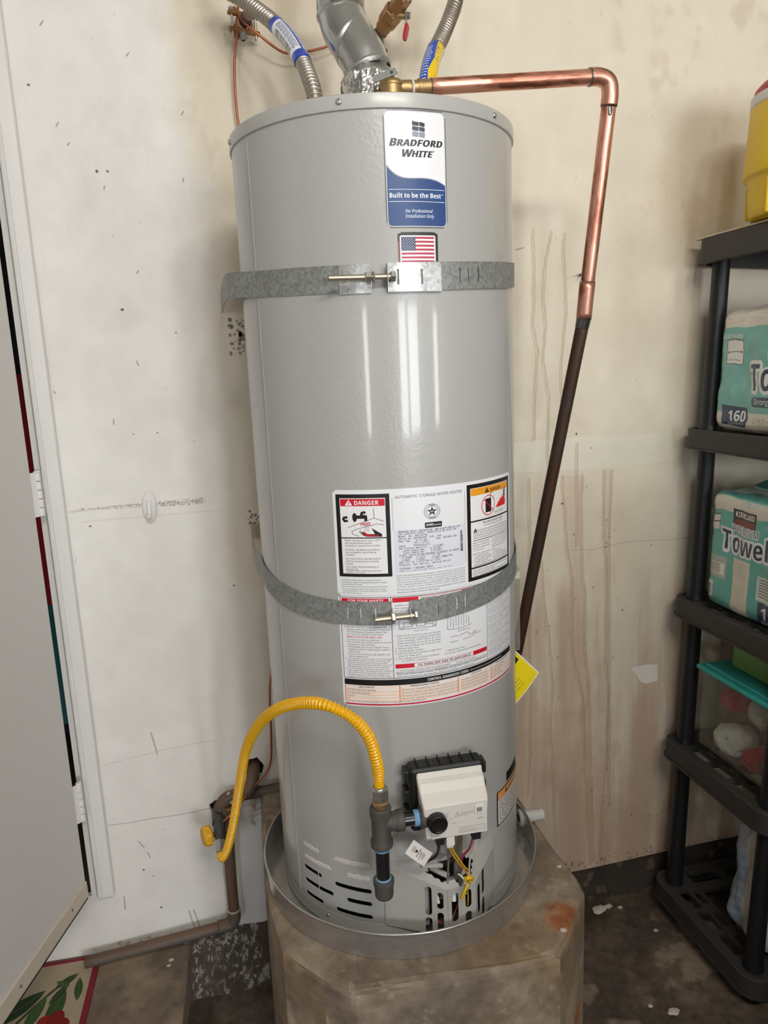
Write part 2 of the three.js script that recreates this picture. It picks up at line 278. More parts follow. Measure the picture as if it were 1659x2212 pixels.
  for (let i = 0; i < 420; i++) { const t = Math.pow(rnd(), 0.55), x = -0.685 + 0.31 * t; dot(x, 1.2815 + rr(-0.0055, 0.0055) * (0.4 + t), rr(0.4, 1.2), `rgba(84,78,72,${rr(0.08, 0.45)})`); }
  line([[-0.66, 1.252], [-0.45, 1.254], [-0.33, 1.256]], 'rgba(206,200,192,0.5)', 2, 0.8);
  line([[-0.688, 0.463], [-0.635, 0.462], [-0.578, 0.465], [-0.526, 0.464], [-0.462, 0.467], [-0.432, 0.471]], 'rgba(110,102,94,0.6)', 1.0, 1.2);
  line([[0.554, 1.076], [0.628, 1.072], [0.73, 1.085], [0.858, 1.08], [0.95, 1.084]], 'rgba(160,142,120,0.45)', 1.2, 0.9);
  line([[-0.4, 0.66], [-0.52, 0.652], [-0.68, 0.63]], 'rgba(190,182,174,0.5)', 1.4, 0.8);
  // strip painted over once more
  poly([[0.36, 1.372], [0.6, 1.379], [0.85, 1.374], [0.852, 1.3], [0.62, 1.292], [0.36, 1.299]], 'rgba(232,227,214,0.55)');
  // dried drips: upper thin ones, then wide runs with darker edges
  const drips = [[[0.458, 1.892], [0.46, 1.824], [0.461, 1.736], [0.457, 1.669], [0.47, 1.6], [0.463, 1.497], [0.46, 1.38]], [[0.506, 1.888], [0.492, 1.823], [0.484, 1.735], [0.492, 1.668], [0.484, 1.577], [0.501, 1.483], [0.497, 1.316]], [[0.54, 1.882], [0.538, 1.844], [0.543, 1.778], [0.546, 1.689], [0.532, 1.552], [0.539, 1.434]], [[0.445, 1.279], [0.448, 1.084], [0.445, 0.858], [0.451, 0.701], [0.446, 0.484], [0.44, 0.366]], [[0.482, 1.051], [0.488, 0.93], [0.505, 0.813], [0.514, 0.693], [0.506, 0.573], [0.514, 0.474], [0.519, 0.294], [0.525, 0.188]], [[0.538, 1.28], [0.546, 1.163], [0.554, 1.074], [0.568, 0.998], [0.57, 0.782], [0.585, 0.724], [0.604, 0.642], [0.612, 0.46], [0.622, 0.307], [0.634, 0.11]], [[0.596, 1.276], [0.592, 1.196], [0.599, 0.995], [0.606, 0.956], [0.607, 0.793], [0.622, 0.68], [0.629, 0.457], [0.645, 0.122]], [[0.656, 1.286], [0.659, 1.102], [0.667, 1.019], [0.669, 0.754], [0.679, 0.672], [0.679, 0.45], [0.668, 0.3], [0.665, 0.12]], [[0.679, 1.284], [0.675, 1.079], [0.681, 0.832], [0.687, 0.448], [0.69, 0.3]], [[0.579, 1.362], [0.581, 1.087]], [[0.4, 0.62], [0.396, 0.5], [0.4, 0.43]]];
  poly([...drips[5], ...drips[6].slice().reverse()], 'rgba(176,142,114,0.16)'); poly([...drips[7], ...drips[8].slice().reverse()], 'rgba(176,142,114,0.16)');
  drips.forEach((p, i) => { const low = i > 2; line(p, 'rgba(172,142,108,0.2)', 5, 1.4); line(p.map(([x, y]) => [x + 0.0035, y]), low ? 'rgba(122,84,56,0.4)' : 'rgba(146,116,80,0.45)', 1.0, 1.0); line(p.map(([x, y]) => [x - 0.003, y - 0.01]), low ? 'rgba(132,94,64,0.28)' : 'rgba(156,126,90,0.4)', 0.9, 1.0); });
  for (let i = 0; i < 50; i++) { const p = drips[3 + Math.floor(rnd() * 6)], q = p[Math.floor(rnd() * p.length)]; dot(q[0] + rr(-0.012, 0.03), q[1] + rr(-0.08, 0.08), rr(0.6, 2.2), `rgba(100,62,36,${rr(0.2, 0.5)})`); }
  for (let i = 0; i < 14; i++) dot(rr(0.66, 0.86), rr(0.13, 0.3), rr(0.6, 2), `rgba(70,40,24,${rr(0.4, 0.85)})`);
  // grimy lower edge of the boards
  for (let i = 0; i < 150; i++) dot(rr(0.36, 1.2), rr(0.105, 0.13), rr(0.8, 3), `rgba(96,60,34,${rr(0.15, 0.5)})`);
  // chipped plaster where the straps are fixed
  for (let i = 0; i < 60; i++) dot(-0.272 + rr(-0.016, 0.02), 1.67 + rr(-0.05, 0.04), rr(0.8, 3.2), i % 3 ? 'rgba(92,84,76,0.7)' : 'rgba(214,208,200,0.9)');
  for (let i = 0; i < 26; i++) dot(-0.262 + rr(-0.02, 0.016), 1.235 + rr(-0.02, 0.018), rr(0.6, 2), 'rgba(76,68,62,0.7)');
  // dirt along the left pipe and round the gas pipe holes
  for (let i = 0; i < 330; i++) dot(rr(-0.7, -0.42), 0.1 + rr(-0.02, 0.022) ** 1, rr(0.6, 3), `rgba(104,84,66,${rr(0.1, 0.4)})`);
  for (let i = 0; i < 60; i++) dot(rr(-0.33, -0.26), rr(0.4, 0.47), rr(1, 4), `rgba(96,84,72,${rr(0.1, 0.35)})`);
});
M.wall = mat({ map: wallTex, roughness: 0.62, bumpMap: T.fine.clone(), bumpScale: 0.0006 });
M.wall.bumpMap.repeat.set(5, 5.4);
M.plainWall = mat({ color: 0x938b7e, roughness: 0.8 });
M.ceiling = mat({ color: 0xcfccc5, roughness: 0.9 });
M.concrete = mat({ map: T.pedestal, roughness: 0.85, bumpMap: T.rough, bumpScale: 0.004 });
M.stem = mat({ map: T.footing, roughness: 0.95, bumpMap: T.rough, bumpScale: 0.006 });
M.floor = mat({ map: T.floor, roughness: 0.82, bumpMap: T.rough, bumpScale: 0.003 });
M.step = mat({ map: T.concrete, roughness: 0.85, bumpMap: T.rough, bumpScale: 0.0015 });

{ // wall behind the heater: boards with the doorway, two rough pipe holes and an uneven lower edge
  const s = new THREE.Shape();
  s.moveTo(-0.742, 0.272); s.lineTo(-0.742, 2.33); s.lineTo(-1.56, 2.33); s.lineTo(-1.56, 0.272); s.lineTo(-1.9, 0.272); s.lineTo(-1.9, WH); s.lineTo(4.7, WH); s.lineTo(4.7, 0.13);
  for (const [x, y] of [[1.05, 0.122], [0.86, 0.112], [0.72, 0.104], [0.6, 0.098], [0.4, 0.096], [0, 0.07], [-0.3, 0.046], [-0.4, 0.044], [-0.5, 0.044], [-0.53, 0.06], [-0.7, 0.062], [-0.742, 0.062], [-1.9, 0.062], [-1.9, 0.2], [-1.58, 0.2]]) s.lineTo(x, y);
  s.lineTo(-0.9, 0.25); s.closePath();
  const ring = (x, y, rx, ry, n, k) => { const p = new THREE.Path(); for (let i = 0; i < n; i++) { const a = i / n * 6.2832, q = 1 + 0.1 * Math.sin(i * 2.3 + k); i ? p.lineTo(x + Math.cos(a) * rx * q, y + Math.sin(a) * ry * q) : p.moveTo(x + Math.cos(a) * rx * q, y + Math.sin(a) * ry * q); } p.closePath(); return p; };
  s.holes.push(ring(-0.4163, 0.4727, 0.0185, 0.0175, 14, 0), ring(-0.3139, 0.566, 0.026, 0.03, 16, 1), ring(-0.262, 1.668, 0.0045, 0.007, 9, 2));
  const g = new THREE.ExtrudeGeometry(s, { depth: 0.016, bevelEnabled: false }); g.translate(0, 0, WZ - 0.016);
  const p = g.attributes.position, uv = g.attributes.uv; for (let i = 0; i < p.count; i++) uv.setXY(i, (p.getX(i) - WX0) / (WX1 - WX0), p.getY(i) / WH);
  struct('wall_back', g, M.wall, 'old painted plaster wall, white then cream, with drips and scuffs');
}
struct('wall_back_backing', merge([bx(-0.742, 4.7, 0, WH, WZ - 0.13, WZ - 0.06), bx(-1.9, -1.56, 0, WH, WZ - 0.13, WZ - 0.06), bx(-1.56, -0.742, 2.33, WH, WZ - 0.13, WZ - 0.06)]), M.dark);
function footing(X0, X1, N) { // rough concrete foot of the wall
  const  pos = [], idx = [];
  for (let i = 0; i <= N; i++) { const x = X0 + i / N * (X1 - X0), bl = sm(-0.2, 0.0, x), n = (k) => (fbm(x * 0.2 + 0.3, k * 0.13, 60, 4, 705 + k) - 0.5); const prof = [[0.13, -0.361 - 0.003], [0.06 - 0.01 * bl, -0.362 + 0.03 * (1 - bl)], [0.03, -0.345 + 0.04 * (1 - bl)], [0.008, -0.352 + 0.085 * (1 - bl)], [-0.03, -0.345 + 0.11 * (1 - bl)]]; prof.forEach(([y, z], k) => pos.push(x, y + n(k) * 0.012, z + (k ? n(k + 7) * 0.018 : -0.006))); }
  for (let i = 0; i < N; i++) for (let k = 0; k < 4; k++) { const a = i * 5 + k, b = a + 5; idx.push(a, a + 1, b, b, a + 1, b + 1); }
  const g = new THREE.BufferGeometry(); g.setAttribute('position', new THREE.Float32BufferAttribute(pos, 3)); g.setAttribute('uv', new THREE.Float32BufferAttribute(new Float32Array(pos.length / 3 * 2), 2)); g.setIndex(idx); g.computeVertexNormals();
  return g;
}
struct('wall_footing_left', uvm(footing(-0.6, 0, 40), 0.3), M.stem, 'crumbling concrete footing with white bloom');
M.stemDark = mat({ map: T.footingDark, roughness: 0.95, bumpMap: T.rough, bumpScale: 0.006 });
struct('wall_footing_right', uvm(footing(0, 4.6, 120), 0.4), M.stemDark, 'dark stained concrete footing');
struct('floor', uvm(bx(-3.6, 4.7, -0.12, 0, -0.5, 5.8), 0.9, 0.2, 0.35), M.floor, 'stained dark concrete garage floor');
struct('ceiling', bx(-3.6, 4.7, WH, WH + 0.12, -0.5, 5.8), M.ceiling);
struct('wall_left', bx(-3.7, -3.6, 0, WH, -0.5, 5.8), M.plainWall);
struct('wall_left_return', bx(-3.6, -1.9, 0, WH, WZ - 0.1, WZ), M.plainWall);
struct('wall_right', bx(4.6, 4.7, 0, WH, -0.5, 5.8), M.plainWall);
struct('wall_front', merge([bx(-3.6, -2.5, 0, WH, 5.7, 5.8), bx(4.3, 4.6, 0, WH, 5.7, 5.8), bx(-2.5, 4.3, 2.16, WH, 5.7, 5.8)]), M.plainWall);
struct('driveway', uvm(bx(-9, 12, -0.12, -0.01, 5.8, 22), 1.3), mat({ color: 0xb9b2a6, map: T.concrete, roughness: 0.9 }));

// step below the house door and the strip of old pipe cover along its back
struct('step', uvm(raised([[-2.2, -0.36], [-0.519, -0.36], [-0.512, 0.95], [-2.2, 0.95]], 0, 0.09, 0.006), 0.8, 0.1, 0.2), M.step, 'worn grey concrete step below the open door');
struct('trim_2', uvm(bx(-1.9, -0.742, 0.062, 0.1, -0.362, -0.35), 0.4), M.oldCopper, 'brown strip below the door sill');

// house behind the door: a dim room
{
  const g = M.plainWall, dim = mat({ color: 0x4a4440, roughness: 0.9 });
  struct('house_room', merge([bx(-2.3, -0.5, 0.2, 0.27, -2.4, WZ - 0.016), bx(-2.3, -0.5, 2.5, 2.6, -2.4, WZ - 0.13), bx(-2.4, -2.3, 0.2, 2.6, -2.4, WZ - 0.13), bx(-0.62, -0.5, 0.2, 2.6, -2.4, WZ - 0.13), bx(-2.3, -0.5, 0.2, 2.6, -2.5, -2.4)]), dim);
}
// door frame and casing
struct('door_frame_1', merge([bx(-0.748, -0.735, 0.272, 2.33, WZ - 0.12, WZ + 0.004), bx(-1.56, -1.547, 0.272, 2.33, WZ - 0.12, WZ + 0.004), bx(-1.547, -0.748, 2.317, 2.33, WZ - 0.12, WZ + 0.004)]), M.whitePaint);
{ // casing with a bead along its inner side
  const prof = [[-0.6905, 0], [-0.6905, 0.014], [-0.6925, 0.0175], [-0.718, 0.0195], [-0.7215, 0.0175], [-0.7235, 0.0195], [-0.729, 0.0185], [-0.732, 0.014], [-0.735, 0.006], [-0.735, 0]];
  const g = new THREE.ExtrudeGeometry(shapeOf(prof), { depth: 2.1, bevelEnabled: false }); g.rotateX(-Math.PI / 2); // profile z becomes -z, then mirrored back
  g.scale(1, 1, -1); g.translate(0, 0.274, WZ); const ix = g.index; g.computeVertexNormals();
  struct('trim_1', flat(g), M.whitePaint, 'white door casing with beaded inner edge');
}
{ // the door, swung open towards the viewer, with its bottom sweep and hinges
  const door = new THREE.Group(); door.name = 'door_1'; door.userData = { kind: 'structure', label: 'grey painted door standing open' }; door.position.set(-0.7435, 0.33, -0.302); scene.add(door);
  door.rotation.y = Math.atan2(-0.964, -0.265); // local +x runs along the slab, away from the hinge
  const add = (name, g, m, parent = door) => { const q = new THREE.Mesh(g, m); q.name = name; q.castShadow = q.receiveShadow = true; parent.add(q); return q; };
  add('slab', rbx(0, 0.78, 0, 1.99, 0, 0.04, 0.002), M.doorPaint);
  const sw = add('door_sweep', rbx(0.004, 0.78, -0.012, 0.03, -0.006, 0, 0.0015), mat({ color: 0xc9bfae, roughness: 0.5 }));
  for (const x of [0.08, 0.3, 0.52]) add('screw', turned([x, 0.012, -0.006], [x, 0.012, -1], [[0, 0.002], [0.003, 0.0018], [0.0045, 0]], 12), M.steel, sw);
  add('sweep_fin', bx(0.004, 0.78, -0.02, -0.01, -0.003, 0), M.rubber);
}
for (const y of [1.33, 0.562, 2.1]) { // butt hinges
  const h = new THREE.Group(); h.name = numbered('hinge'); h.userData = { kind: 'structure', label: 'white painted butt hinge of the open door' }; h.position.set(-0.7335, y, -0.318); scene.add(h);
  const add = (name, g) => { const q = new THREE.Mesh(g, M.whitePaint); q.name = name; q.castShadow = q.receiveShadow = true; h.add(q); };
  for (let k = 0; k < 5; k++) add('knuckle', turned([0, -0.05 + k * 0.02 + 0.0006, 0], [0, 1, 0], [[0, 0], [0.0062, 0], [0.0066, 0.0008], [0.0066, 0.018], [0.0062, 0.0188], [0, 0.0188]], 20));
  add('pin', turned([0, 0.05, 0], [0, 1, 0], [[0.0074, 0], [0.0074, 0.002], [0.005, 0.0036], [0, 0.0042]], 20));
  const l = bx(-0.0375, -0.004, -0.05, 0.05, 0.0, 0.0025); l.rotateY(0.7); add('leaf', l);
  add('leaf', bx(-0.004, 0.0005, -0.05, 0.05, -0.036, -0.004));
}
// ---------------------------------------------------------------- pedestal and pan
{
  const pts = [[-0.302, -0.352], [-0.302, 0.02], [-0.292, 0.12], [-0.274, 0.222], [-0.206, 0.304], [-0.154, 0.349], [-0.04, 0.354], [0.12, 0.358], [0.222, 0.353], [0.28, 0.29], [0.338, 0.205], [0.342, 0.165], [0.333, 0.06], [0.333, -0.352]];
  let g = raised(pts, 0, 0.52, 0.016, 3); g = mergeVertices(g, 1e-4);
  // break the flat faces up so that edges can wear unevenly
  const sub = []; const q = g.toNonIndexed(); q.computeVertexNormals();
  const p = q.attributes.position;
  for (let i = 0; i < p.count; i++) { const x = p.getX(i), y = p.getY(i), z = p.getZ(i), a = Math.sin(x * 41 + z * 27) * Math.sin(z * 33 - x * 13 + y * 9); const e = y > 0.5 ? 1 : 0.5; p.setXYZ(i, x + a * 0.004 * e, y + (y > 0.49 && y < 0.519 ? a * 0.004 : 0), z + a * 0.003 * e); }
  q.computeVertexNormals();
  single('concrete_pedestal', uvm(q, 1, 0.5, 0.5), M.concrete, 'brown stained concrete pedestal with clipped corners under the water heater', 'pedestal');
}
{
  const pan = thing('drain_pan', 'round galvanized drain pan with rolled rim around the heater base', 'drain pan', [0, 0.52, 0]);
  const R = 0.293, y0 = 0.5205, cx = -0.003, cz = 0.013;
  part(pan, 'floor_plate', (() => { const g = new THREE.CylinderGeometry(R - 0.004, R - 0.004, 0.0012, 96); g.translate(cx, y0 + 0.0008, cz); return g; })(), M.pan);
  part(pan, 'side_wall', new THREE.LatheGeometry([[R - 0.005, y0], [R - 0.003, y0 + 0.001], [R - 0.0005, y0 + 0.053], [R - 0.0022, y0 + 0.053], [R - 0.0046, y0 + 0.0015]].map(([a, b]) => new THREE.Vector2(a, b)), 128).translate(cx, 0, cz), M.pan);
  const rim = new THREE.TorusGeometry(R - 0.001, 0.0024, 10, 140); rim.rotateX(Math.PI / 2); rim.translate(cx, y0 + 0.0543, cz); part(pan, 'rolled_rim', rim, M.steel);
  const at = (r, y) => [r, y, -0.012]; // outlet in the side wall
  part(pan, 'drain_fitting', turned(at(R - 0.012, y0 + 0.03), at(R + 1, y0 + 0.03), [[0.009, 0], [0.019, 0], [0.019, 0.008], [0.0135, 0.012], [0.0135, 0.058], [0.0105, 0.058], [0.0105, 0.004]], 28), mat({ color: 0xb9b9b4, roughness: 0.45 }), 'grey plastic drain fitting');
}
// ---------------------------------------------------------------- water heater
const HR = 0.254;
const heater = thing('water_heater', 'tall grey gas water heater standing in the drain pan', 'water heater', [0, 0.522, 0]);
const deg = Math.PI / 180;
{ // jacket with its air slots and burner opening
  const ev = new Evaluator(); ev.useGroups = false; ev.attributes = ['position', 'normal', 'uv'];
  const yA = 0.546, yB = 1.964, prof = [[HR - 0.0016, yA], [HR - 0.0004, yA - 0.0008], [HR, yA + 0.0006], [HR, 0.7], [HR, yB], [HR - 0.0016, yB], [HR - 0.0016, 0.7], [HR - 0.0016, yA]];
  const lathe = new THREE.LatheGeometry(prof.map(([a, b]) => new THREE.Vector2(a, b)), 192);
  let A = new Brush(lathe); A.updateMatrixWorld();
  const slots = [[-59.3, -47.8, 0.622], [-59.3, -41.8, 0.593], [-59.3, -47.8, 0.564], [-40.6, -23.5, 0.6188], [-35, -23.6, 0.592], [-40.6, -23.6, 0.564]];
  for (const [t0, t1, y] of slots) {
    const tc = (t0 + t1) / 2 * deg, w = 2 * HR * Math.sin((t1 - t0) / 2 * deg);
    const g = new THREE.ExtrudeGeometry(capsule(0, 0, w, 0.0092, THREE.Shape), { depth: 0.06, bevelEnabled: false, curveSegments: 6 }); g.translate(0, 0, HR - 0.045); g.rotateY(tc); g.translate(0, y, 0);
    const B = new Brush(g); B.updateMatrixWorld(); A = ev.evaluate(A, B, SUBTRACTION);
  }
  const op = new THREE.BoxGeometry(0.112, 0.13, 0.1); op.translate(0, 0.606, 0.25); op.rotateY(13.5 * deg); const B = new Brush(op); B.updateMatrixWorld(); A = ev.evaluate(A, B, SUBTRACTION);
  const g = A.geometry; const p = g.attributes.position, uv = g.attributes.uv;
  for (let i = 0; i < p.count; i++) uv.setXY(i, Math.atan2(p.getX(i), p.getZ(i)) * HR / 0.35, p.getY(i) / 0.35);
  part(heater, 'jacket', g, M.tank);
}
part(heater, 'base_ring', new THREE.LatheGeometry([[HR - 0.001, 0.5225], [HR + 0.0008, 0.525], [HR + 0.0008, 0.551], [HR - 0.0005, 0.553], [HR - 0.003, 0.553], [HR - 0.003, 0.5225]].map(([a, b]) => new THREE.Vector2(a, b)), 128, 33 * deg, 322 * deg), M.tankPlain);
part(heater, 'burner_chamber', new THREE.LatheGeometry([[0, 0.53], [0.225, 0.53], [0.225, 0.7], [0, 0.7]].map(([a, b]) => new THREE.Vector2(a, b)), 64), M.chamber);
part(heater, 'lid', new THREE.LatheGeometry([[0, 1.979], [0.15, 1.98], [HR - 0.004, 1.9835], [HR + 0.0012, 1.9838], [HR + 0.0032, 1.982], [HR + 0.0034, 1.9625], [HR + 0.0022, 1.9612], [HR - 0.002, 1.9612]].map(([a, b]) => new THREE.Vector2(a, b)), 160), M.tankPlain);
for (const t of [-20.8, 41.2, -83, 100]) { const a = onTank(t, 1.973, HR + 0.0034), b = onTank(t, 1.973, 1); part(heater, 'screw', turned(a, b, [[0.0048, 0], [0.0048, 0.0012], [0.0036, 0.0028], [0.0012, 0.0034], [0.001, 0.0022], [0, 0.0022]], 14), M.steel); }
part(heater, 'screw', turned(onTank(-45.2, 0.541, HR + 0.0008), onTank(-45.2, 0.541, 1), [[0.0042, 0], [0.0042, 0.001], [0.003, 0.0024], [0, 0.0028]], 12), M.steel);
part(heater, 'jacket_seam', sheet(HR + 0.0001, -64.6, -63.9, 0.555, 1.961, 0.0007), M.tankPlain);
part(heater, 'wall_seam', sheet(HR + 0.0001, -49.9, -49.5, 0.575, 0.69, 0.0005), M.tankPlain);
// slots closed with painted tape
const tapeMat = mat({ color: 0xd2ccc8, roughness: 0.8, bumpMap: T.rough, bumpScale: 0.003 });
for (const [t0, t1, y] of [[-59, -48.4, 0.673], [-58.6, -42, 0.6465], [-40.5, -23.3, 0.6725], [-34.6, -23.7, 0.6455]]) {
  const c = []; const n = 12; for (let i = 0; i <= n; i++) c.push(onTank(t0 + (t1 - t0) * i / n, y + Math.sin(i * 2.1 + t0) * 0.0006, HR - 0.0006));
  const g = sweep(c, (s, L) => 0.0058 * Math.sqrt(Math.max(0.02, 1 - Math.pow(Math.abs(2 * s / L - 1), 8))) * (1 + 0.12 * Math.sin(s * 310)), 0.004, 10); 
  const p = g.attributes.position; for (let i = 0; i < p.count; i++) { const x = p.getX(i), z = p.getZ(i), r = Math.hypot(x, z), k = r > HR ? HR + (r - HR) * 0.22 : r; p.setX(i, x * k / r); p.setZ(i, z * k / r); } g.computeVertexNormals();
  part(heater, 'slot_cover', g, tapeMat, 'pale tape over an air slot');
}
// ---------------------------------------------------------------- printed labels on the jacket
const W1 = '#f1f1f2', K = '#161618', RED = '#d0142c', ORG = '#f2a024';
const tri = (c, x, y, s, fill, bang) => { c.fillStyle = fill; c.beginPath(); c.moveTo(x, y - s * 0.55); c.lineTo(x + s * 0.6, y + s * 0.45); c.lineTo(x - s * 0.6, y + s * 0.45); c.closePath(); c.fill(); c.fillStyle = bang; c.fillRect(x - s * 0.05, y - s * 0.22, s * 0.1, s * 0.38); c.fillRect(x - s * 0.05, y + s * 0.22, s * 0.1, s * 0.1); };
const rrect = (c, x, y, w, h, r) => { c.beginPath(); c.moveTo(x + r, y); c.lineTo(x + w - r, y); c.quadraticCurveTo(x + w, y, x + w, y + r); c.lineTo(x + w, y + h - r); c.quadraticCurveTo(x + w, y + h, x + w - r, y + h); c.lineTo(x + r, y + h); c.quadraticCurveTo(x, y + h, x, y + h - r); c.lineTo(x, y + r); c.quadraticCurveTo(x, y, x + r, y); c.closePath(); };
function fit(c, s, x, y, w, size, font = 'sans-serif', style = '', align = 'left') { c.font = `${style} ${size}px ${font}`; const m = c.measureText(s).width || 1; c.save(); c.translate(x, y); c.textAlign = 'left'; c.textBaseline = 'alphabetic'; const k = w / m; if (w) c.scale(k, 1); c.fillText(s, align === 'center' ? -m / 2 : 0, 0); c.restore(); }
const txt = (c, s, x, y, size, style = '', font = 'sans-serif', align = 'left') => { c.font = `${style} ${size}px ${font}`; c.textAlign = align; c.textBaseline = 'alphabetic'; c.fillText(s, x, y); c.textAlign = 'left'; };
const sticker = (tex) => phys({ map: tex, roughness: 0.35, clearcoat: 0.5, clearcoatRoughness: 0.15 });

{ // maker's badge
  const t = canvasTex(520, 900, (c, w, h) => {
    c.fillStyle = '#3b3d42'; c.fillRect(0, 0, w, h);
    c.fillStyle = '#c9ccd2'; rrect(c, 6, 6, w - 12, h - 12, 46); c.fill();
    c.save(); rrect(c, 14, 14, w - 28, h - 28, 40); c.clip();
    c.fillStyle = '#eef0f4'; c.fillRect(0, 0, w, h);
    c.fillStyle = '#12407e'; c.beginPath(); c.moveTo(0, 395); c.bezierCurveTo(90, 545, 190, 515, 300, 515); c.bezierCurveTo(400, 515, 460, 535, w, 575); c.lineTo(w, h); c.lineTo(0, h); c.closePath(); c.fill();
    c.strokeStyle = '#8d93a0'; c.lineWidth = 7; c.beginPath(); c.moveTo(0, 395); c.bezierCurveTo(90, 545, 190, 515, 300, 515); c.bezierCurveTo(400, 515, 460, 535, w, 575); c.stroke();
    // waving flag mark in three bands
    const wave = (y0, y1, col) => { c.fillStyle = col; c.beginPath(); c.moveTo(234, 92 + y0); c.bezierCurveTo(262, 112 + y0, 300, 92 + y0, 338, 112 + y0); c.lineTo(333, 112 + y1); c.bezierCurveTo(296, 92 + y1, 260, 112 + y1, 229, 92 + y1); c.closePath(); c.fill(); };
    wave(-14, 16, '#23272f'); wave(22, 54, '#3a4054'); wave(60, 100, '#8f96a4');
    c.strokeStyle = '#eef0f4'; c.lineWidth = 4; c.beginPath(); c.moveTo(290, 86); c.lineTo(282, 205); c.stroke();
    c.fillStyle = '#17191d';
    for (const o of [0, 2, 4]) { fit(c, 'B', 32 + o, 272, 62, 82, 'sans-serif', 'italic bold'); fit(c, 'RADFORD', 92 + o, 272, 390, 70, 'sans-serif', 'italic bold'); fit(c, 'W', 128 + o, 354, 86, 80, 'sans-serif', 'italic bold'); fit(c, 'HITE', 212 + o, 354, 178, 68, 'sans-serif', 'italic bold'); } txt(c, '®', 402, 312, 20);
    c.fillStyle = '#f4f6fa'; c.fillRect(24, 600, w - 48, 4); c.fillRect(24, 694, w - 48, 4);
    fit(c, 'Built to be the Best', 26, 666, 440, 50, 'sans-serif', 'bold'); txt(c, '®', 470, 645, 18);
    fit(c, 'For Professional', 150, 782, 234, 36, 'sans-serif', 'italic'); fit(c, 'Installation Only', 150, 822, 246, 36, 'sans-serif', 'italic');
    c.restore();
  });
  part(heater, 'brand_badge', sheet(HR + 0.0002, -6.2, 16.4, 1.7905, 1.9595, 0.0007, 0.009), sticker(t), 'white and blue maker badge');
}
{ // flag sticker
  const t = canvasTex(300, 300, (c, w, h) => {
    c.fillStyle = '#17181c'; c.fillRect(0, 0, w, h); c.fillStyle = '#f3eff0'; rrect(c, 14, 22, w - 34, 190, 14); c.fill();
    for (let i = 0; i < 13; i += 2) { c.fillStyle = '#b62a44'; c.fillRect(24, 32 + i * 13.1, w - 54, 13.1); }
    c.fillStyle = '#24305c'; c.fillRect(24, 32, 104, 92); c.fillStyle = '#fff'; for (let j = 0; j < 9; j++) for (let i = 0; i < 6 - j % 2; i++) { c.beginPath(); c.arc(33 + i * 17 + (j % 2) * 8.5, 40 + j * 9.4, 2.6, 0, 7); c.fill(); }
    c.fillStyle = '#f0f0f0'; fit(c, 'MANUFACTURED', 34, 252, 210, 26, 'sans-serif', 'bold'); fit(c, 'IN THE USA', 60, 284, 150, 22, 'sans-serif', 'bold');
    c.fillStyle = '#a8643a'; c.fillRect(0, 60, 7, 240);
  });
  part(heater, 'flag_sticker', sheet(HR + 0.0002, -2.6, 12.3, 1.717, 1.784, 0.0006, 0.003), sticker(t), 'flag sticker with red and white stripes');
}
const LX = -31.2, LX1 = 53.6; // both large labels share their side edges
